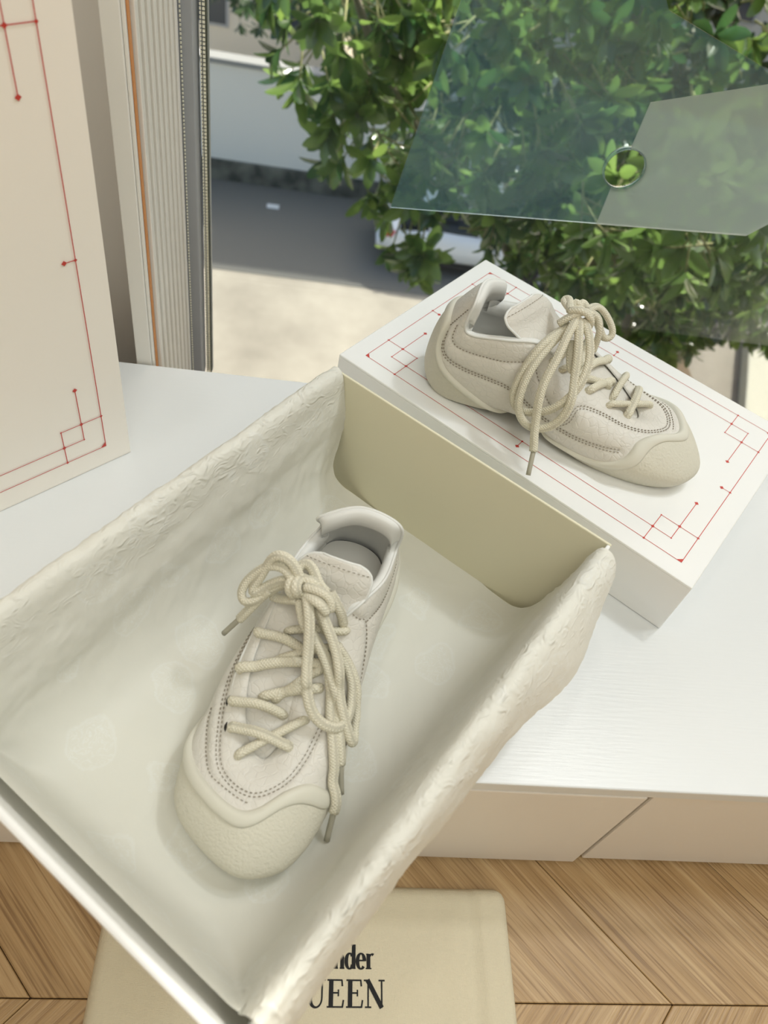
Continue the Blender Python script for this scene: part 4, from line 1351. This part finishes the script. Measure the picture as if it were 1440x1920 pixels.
# car
def car():
    r = empty('parked_car', (1.42, 14.55, GZ + 0.0125))
    tag(r, 'white car parked along the yard wall, mostly hidden behind leaves', 'car')
    paint = mat('white_car_paint', lin(236, 238, 238), 0.25)
    paint.node_tree.nodes['Principled BSDF'].inputs['Coat Weight'].default_value = 0.5
    black = mat('black_rubber', lin(28, 28, 30), 0.7)
    gl = mat('dark_car_glass', lin(18, 22, 26), 0.08)
    # body lofted along x (rear at 0): (x, z_bottom, z_belt, half width, roundness)
    st = [(0.00, .42, .78, .60), (0.06, .32, .90, .74), (0.25, .26, .96, .82), (0.8, .24, .98, .86), (1.6, .23, .95, .87), (2.6, .23, .94, .87), (3.2, .24, .92, .86), (3.8, .25, .84, .84), (4.2, .28, .74, .76), (4.36, .36, .62, .60)]
    V, n = [], 18
    for x, zb, zt, hw in st:
        for k in range(n):
            a = 2 * math.pi * k / n
            c, s = math.cos(a), math.sin(a)
            y = hw * math.copysign(abs(c) ** 0.45, c)
            z = (zb + zt) / 2 + (zt - zb) / 2 * math.copysign(abs(s) ** 0.5, s)
            V.append((x, y, z))
    F = grid_faces(len(st), n) + [tuple(range(n))[::-1], tuple((len(st) - 1) * n + k for k in range(n))]
    MB().add(V, F).make('body', paint, r, True)
    cs = [(0.35, .90, .96, .70), (0.75, .90, 1.28, .66), (1.25, .90, 1.42, .62), (2.0, .90, 1.45, .62), (2.6, .90, 1.38, .63), (3.25, .88, .94, .70)]
    def cabin(nm, m_, dz, dy, x0):
        V = []
        for x, zb, zt, hw in cs:
            V += [(x, -hw - 0.10 + dy, zb), (x, -hw * 0.92 + dy, zt + dz), (x, 0, zt + dz + 0.03), (x, hw * 0.92 - dy, zt + dz), (x, hw + 0.10 - dy, zb)]
        F = []
        for i in range(len(cs) - 1):
            for j in range(4):
                F.append((i * 5 + j, (i + 1) * 5 + j, (i + 1) * 5 + j + 1, i * 5 + j + 1))
        MB().add(V, F).make(nm, m_, r, True)
    cabin('window_glass', gl, -0.02, 0.0, 0)
    V = []
    for x, zt, hw in ((0.72, 1.26, .60), (1.25, 1.43, .58), (2.0, 1.46, .58), (2.62, 1.385, .58)):
        V += [(x, -hw, zt - 0.01), (x, -hw * 0.6, zt + 0.03), (x, hw * 0.6, zt + 0.03), (x, hw, zt - 0.01), (x, hw, zt - 0.05), (x, -hw, zt - 0.05)]
    F = grid_faces(4, 6) + [tuple(range(6))[::-1], tuple(18 + k for k in range(6))]
    MB().add(V, F).make('roof', paint, r, True)
    for x in (0.95, 1.95):
        for s in (-1, 1):
            MB().hexa([(x - .03, s * .735 - .02, .93), (x + .03, s * .735 - .02, .93), (x + .03, s * .735 + .02, .93), (x - .03, s * .735 + .02, .93), (x - .03, s * .60 - .02, 1.36), (x + .03, s * .60 - .02, 1.36), (x + .03, s * .60 + .02, 1.36), (x - .03, s * .60 + .02, 1.36)]).make('door_pillar', paint, r)
    for x in (0.98, 3.50):
        for s in (-1, 1):
            y = s * 0.80
            p = [(x, y - 0.10, 0.315), (x, y + 0.10, 0.315)]
            v, f, _ = tube(np.array(p), 0.315, 28)
            w = MB().add(v, f).bevel(0.02, 2).make('wheel', black, r, True)
            v, f, _ = tube(np.array([(x, y + s * 0.09, 0.315), (x, y + s * 0.108, 0.315)]), 0.20, 24)
            MB().add(v, f).make('rim', M_alu, w, False)
            for q in range(5):
                a = q * 2 * math.pi / 5
                c, s2 = math.cos(a), math.sin(a)
                MB().hexa([(x + c * .04 - s2 * .02, y + s * .105, .315 + s2 * .04 + c * .02), (x + c * .19 - s2 * .02, y + s * .105, .315 + s2 * .19 + c * .02), (x + c * .19 + s2 * .02, y + s * .105, .315 + s2 * .19 - c * .02), (x + c * .04 + s2 * .02, y + s * .105, .315 + s2 * .04 - c * .02),
                           (x + c * .04 - s2 * .02, y + s * .116, .315 + s2 * .04 + c * .02), (x + c * .19 - s2 * .02, y + s * .116, .315 + s2 * .19 + c * .02), (x + c * .19 + s2 * .02, y + s * .116, .315 + s2 * .19 - c * .02), (x + c * .04 + s2 * .02, y + s * .116, .315 + s2 * .04 - c * .02)]).make('spoke', M_card, w)
    red = mat('red_lamp', lin(180, 24, 28), 0.15)
    for s in (-1, 1):
        b = MB().box(0.02, s * 0.70 - 0.10, 0.70, 0.30, s * 0.70 + 0.13, 0.84).bevel(0.03)
        b.make('tail_light', red, r, True)
    MB().box(-0.06, -0.62, 0.36, 0.10, 0.62, 0.52).bevel(0.04).make('bumper', paint, r, True)
    MB().box(0.3, -0.80, 0.17, 4.1, 0.80, 0.28).make('underbody', black, r)
    MB().box(-0.035, -0.25, 0.56, 0.03, 0.25, 0.68).bevel(0.01).make('number_plate', M_render, r)
car()

# low concrete kerb running away at the right of the yard
def kerb():
    a, b = np.array([7.95, 9.0]), np.array([9.45, 13.0])
    t = (b - a) / np.linalg.norm(b - a)
    n = np.array([-t[1], t[0]]) * 0.23
    q = [a + n, a - n, b - n, b + n]
    q = [q[1], q[2], q[3], q[0]]
    o = MB().hexa([(*p, GZ) for p in q] + [(*p, GZ + 0.35) for p in q]).bevel(0.03).make('kerb', mat('pale_kerb_concrete', lin(206, 204, 186), 0.9))
    tag(o, 'pale low concrete kerb in the yard below at far right', 'kerb')
kerb()
tag(bx('soil_bed', mat('brown_soil', lin(122, 106, 84), 0.95), (4.5, 7.0, GZ + 0.0005), (7.6, 12.9, GZ + 0.05)), kind='structure')
tag(bx('soil_bed', mat('brown_soil_far', lin(112, 100, 80), 0.95), (9.9, 7.0, GZ + 0.0005), (16, 12.9, GZ + 0.05)), kind='structure')

# leaves
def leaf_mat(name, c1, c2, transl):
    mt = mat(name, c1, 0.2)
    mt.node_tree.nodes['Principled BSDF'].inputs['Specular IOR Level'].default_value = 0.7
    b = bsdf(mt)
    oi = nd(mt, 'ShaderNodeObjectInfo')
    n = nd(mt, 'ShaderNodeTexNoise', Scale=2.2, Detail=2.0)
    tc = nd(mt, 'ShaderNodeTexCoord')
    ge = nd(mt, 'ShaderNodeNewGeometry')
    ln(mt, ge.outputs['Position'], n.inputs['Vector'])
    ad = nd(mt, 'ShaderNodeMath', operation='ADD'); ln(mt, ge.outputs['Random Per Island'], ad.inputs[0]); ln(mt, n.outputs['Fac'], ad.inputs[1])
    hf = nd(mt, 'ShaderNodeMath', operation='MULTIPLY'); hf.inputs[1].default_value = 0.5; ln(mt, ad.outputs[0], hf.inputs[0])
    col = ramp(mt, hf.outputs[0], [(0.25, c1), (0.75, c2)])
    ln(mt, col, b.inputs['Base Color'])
    tr = nd(mt, 'ShaderNodeBsdfTranslucent')
    hs = nd(mt, 'ShaderNodeHueSaturation'); hs.inputs['Value'].default_value = 2.6; hs.inputs['Saturation'].default_value = 1.05; hs.inputs['Hue'].default_value = 0.485
    ln(mt, col, hs.inputs['Color']); ln(mt, hs.outputs[0], tr.inputs['Color'])
    ms = nd(mt, 'ShaderNodeMixShader'); ms.inputs[0].default_value = transl
    ln(mt, b.outputs[0], ms.inputs[1]); ln(mt, tr.outputs[0], ms.inputs[2])
    ln(mt, ms.outputs[0], mt.node_tree.nodes['Material Output'].inputs[0])
    return mt
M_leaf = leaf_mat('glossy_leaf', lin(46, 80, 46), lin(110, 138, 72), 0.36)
M_leaf2 = leaf_mat('shaded_leaf', lin(30, 56, 42), lin(60, 88, 54), 0.25)  # darker copy of the leaf colour, painted-in shade for the trees behind
M_bark = mat('pale_bark', lin(146, 138, 120), 0.85)
M_twig = mat('green_twig', lin(150, 150, 96), 0.7)
def leaf_shape():
    prof = [(0.0, 0.035), (0.12, 0.06), (0.35, 0.145), (0.6, 0.19), (0.82, 0.15), (0.95, 0.07), (1.0, 0.0)]
    V, F = [], []
    for t, w in prof:
        dz = -0.16 * t * t + 0.02
        V += [(t, -w, dz + w * 0.28), (t, 0, dz), (t, w, dz + w * 0.28)]
    for i in range(len(prof) - 1):
        a = i * 3
        F += [(a, a + 3, a + 4, a + 1), (a + 1, a + 4, a + 5, a + 2)]
    return np.array(V), F
LF_V, LF_F = leaf_shape()
LEAF_ME = {}
def leaf_me(m_):
    if m_.name not in LEAF_ME:
        me = mesh('leaf', LF_V, LF_F, True)
        me.materials.append(m_)
        LEAF_ME[m_.name] = me
    return LEAF_ME[m_.name]
def whorl(p, axis, n, ln_):
    """leaf frames round a shoot tip"""
    axis = axis / np.linalg.norm(axis)
    ref = np.array([0.3, 0.2, 1.0])
    a = np.cross(axis, ref); a /= np.linalg.norm(a)
    b = np.cross(axis, a)
    out = []
    ph = random.random() * 6.28
    for k in range(n):
        t = ph + k * 2.399963
        spread = 0.35 + 1.05 * (k / n)
        d = axis * math.cos(spread) + (a * math.cos(t) + b * math.sin(t)) * math.sin(spread)
        d = d + np.array([0, 0, -0.22]); d /= np.linalg.norm(d)
        up = axis - d * (axis @ d)
        up /= np.linalg.norm(up) + 1e-9
        up = up + rng.normal(0, 0.2, 3); up -= d * (up @ d); up /= np.linalg.norm(up)
        sd_ = np.cross(up, d)
        L = ln_ * random.uniform(0.75, 1.15)
        q = p - axis * random.uniform(0, 0.035)
        out.append(np.stack([d * L, sd_ * L, up * L, q], 1))
    return out
CAMP = np.array(cam.matrix_world.translation)
def visible(p):
    q = p - CAMP
    z = q @ FW
    if z < 0.1:
        return False
    x, y = 720 + 1464 * (q @ RT) / z, 960 + 1464 * (q @ DN) / z
    return -40 < x < 1480 and -60 < y < 800
def tree(name, label, lobes, count, m_, leaf_len, trunk, single, branches=()):
    root = empty(name, (trunk[0][0], trunk[0][1], GZ))
    tag(root, label, 'tree', 'evergreen trees outside the window' if False else None)
    off = np.array([trunk[0][0], trunk[0][1], GZ])
    L = []
    twigs = MB()
    w = np.array([l[3] * l[4] * l[5] for l in lobes]) ** 0.75
    w = w / w.sum()
    for l, k in zip(lobes, np.round(w * count).astype(int)):
        c, r = np.array(l[:3]), np.array(l[3:6])
        for _ in range(max(6, k)):
            d = rng.normal(0, 1, 3); d /= np.linalg.norm(d)
            rad = random.uniform(0.55, 1.0) ** 0.6
            p = c + d * r * rad
            ax = d * np.array([1, 1, 0.8]) + np.array([0, -0.45, -0.25]) + rng.normal(0, 0.3, 3)
            L += whorl(p, ax, random.randint(7, 11), leaf_len)
            axn = ax / np.linalg.norm(ax)
            add_tube(twigs, np.array([p - axn * 0.16 + np.array([0, 0, 0.02]), p - axn * 0.06, p - axn * 0.0]) - off, [0.0042, 0.0034, 0.0022], 5)
    L.sort(key=lambda f: (not visible(f[:, 3]), np.linalg.norm(f[:, 3] - CAMP)))
    me = leaf_me(m_)
    for f in L[:single]:
        o = bpy.data.objects.new('leaf', me)
        COL.objects.link(o)
        o.parent = root
        f_ = f.copy(); f_[:, 3] -= off
        o.matrix_basis = Matrix([list(f_[i]) for i in range(3)] + [[0, 0, 0, 1]])
    rest = L[single:]
    if rest:
        A = np.stack(rest)
        V = (np.einsum('nij,kj->nki', A[:, :, :3], LF_V) + A[:, None, :, 3] - off).reshape(-1, 3)
        nv = len(LF_V)
        F = (np.array(LF_F)[None] + (np.arange(len(rest)) * nv)[:, None, None]).reshape(-1, 4)
        me2 = bpy.data.meshes.new('foliage')
        me2.vertices.add(len(V)); me2.vertices.foreach_set('co', V.ravel())
        me2.loops.add(F.size); me2.loops.foreach_set('vertex_index', F.ravel().astype(np.int32))
        me2.polygons.add(len(F)); me2.polygons.foreach_set('loop_start', np.arange(0, F.size, 4, dtype=np.int32))
        me2.polygons.foreach_set('use_smooth', [True] * len(F))
        me2.update(); me2.validate()
        o = obj('foliage', me2, m_, root)
        o['kind'] = 'stuff'
    o = twigs.make('twigs', M_twig, root, True); o['kind'] = 'stuff'
    tb = MB(); add_tube(tb, catmull(trunk, 8) - off, np.linspace(0.10, 0.035, (len(trunk) - 1) * 8 + 1), 12)
    tb.make('trunk', M_bark, root, True)
    for br, r0, r1 in branches:
        bb = MB(); c = catmull(br, 8) - off; add_tube(bb, c, np.linspace(r0, r1, len(c)), 8); bb.make('branch', M_bark, root, True)
    return root
tree('evergreen_tree', 'nearest evergreen tree with glossy leaves filling the view above the lid',
     [(0.02, 2.9, -0.45, .26, .45, .42), (0.20, 2.9, -0.85, .24, .4, .26), (0.75, 3.0, -0.55, .55, .6, .6), (1.5, 3.0, -0.8, .62, .6, .85), (0.42, 2.8, -1.12, .15, .3, .20), (1.45, 3.0, -1.45, .5, .5, .36),
      (0.45, 2.6, -1.20, .07, .12, .10), (0.70, 2.6, -1.10, .06, .12, .12), (2.3, 3.0, -0.9, .5, .6, .8), (1.12, 2.3, -0.72, .30, .2, .22), (1.0, 3.1, -1.2, .25, .4, .28), (1.35, 2.6, -0.95, .35, .3, .3), (0.55, 3.3, -0.8, .4, .4, .5), (1.9, 3.2, -1.55, .4, .4, .4),
      (1.16, 1.95, -0.68, .14, .10, .12), (0.88, 2.05, -0.69, .11, .10, .07), (1.30, 1.95, -0.52, .13, .10, .11), (1.02, 1.9, -0.42, .10, .08, .10)],
     820, M_leaf, 0.115, [(1.9, 3.6, GZ), (1.85, 3.55, -5.0), (1.6, 3.3, -2.6), (1.3, 3.1, -1.2), (1.1, 3.1, -0.3)], 300,
     [([(1.62, 2.95, -1.75), (1.42, 2.85, -1.35), (1.22, 2.80, -1.12), (1.05, 2.8, -0.8)], 0.024, 0.014), ([(1.6, 3.3, -2.6), (0.9, 3.1, -1.4), (0.3, 2.95, -0.8), (0.0, 2.9, -0.3)], 0.03, 0.012)])
tree('evergreen_tree.001', 'leafy tree, leaves darkened as if shaded, standing further back behind the nearest tree',
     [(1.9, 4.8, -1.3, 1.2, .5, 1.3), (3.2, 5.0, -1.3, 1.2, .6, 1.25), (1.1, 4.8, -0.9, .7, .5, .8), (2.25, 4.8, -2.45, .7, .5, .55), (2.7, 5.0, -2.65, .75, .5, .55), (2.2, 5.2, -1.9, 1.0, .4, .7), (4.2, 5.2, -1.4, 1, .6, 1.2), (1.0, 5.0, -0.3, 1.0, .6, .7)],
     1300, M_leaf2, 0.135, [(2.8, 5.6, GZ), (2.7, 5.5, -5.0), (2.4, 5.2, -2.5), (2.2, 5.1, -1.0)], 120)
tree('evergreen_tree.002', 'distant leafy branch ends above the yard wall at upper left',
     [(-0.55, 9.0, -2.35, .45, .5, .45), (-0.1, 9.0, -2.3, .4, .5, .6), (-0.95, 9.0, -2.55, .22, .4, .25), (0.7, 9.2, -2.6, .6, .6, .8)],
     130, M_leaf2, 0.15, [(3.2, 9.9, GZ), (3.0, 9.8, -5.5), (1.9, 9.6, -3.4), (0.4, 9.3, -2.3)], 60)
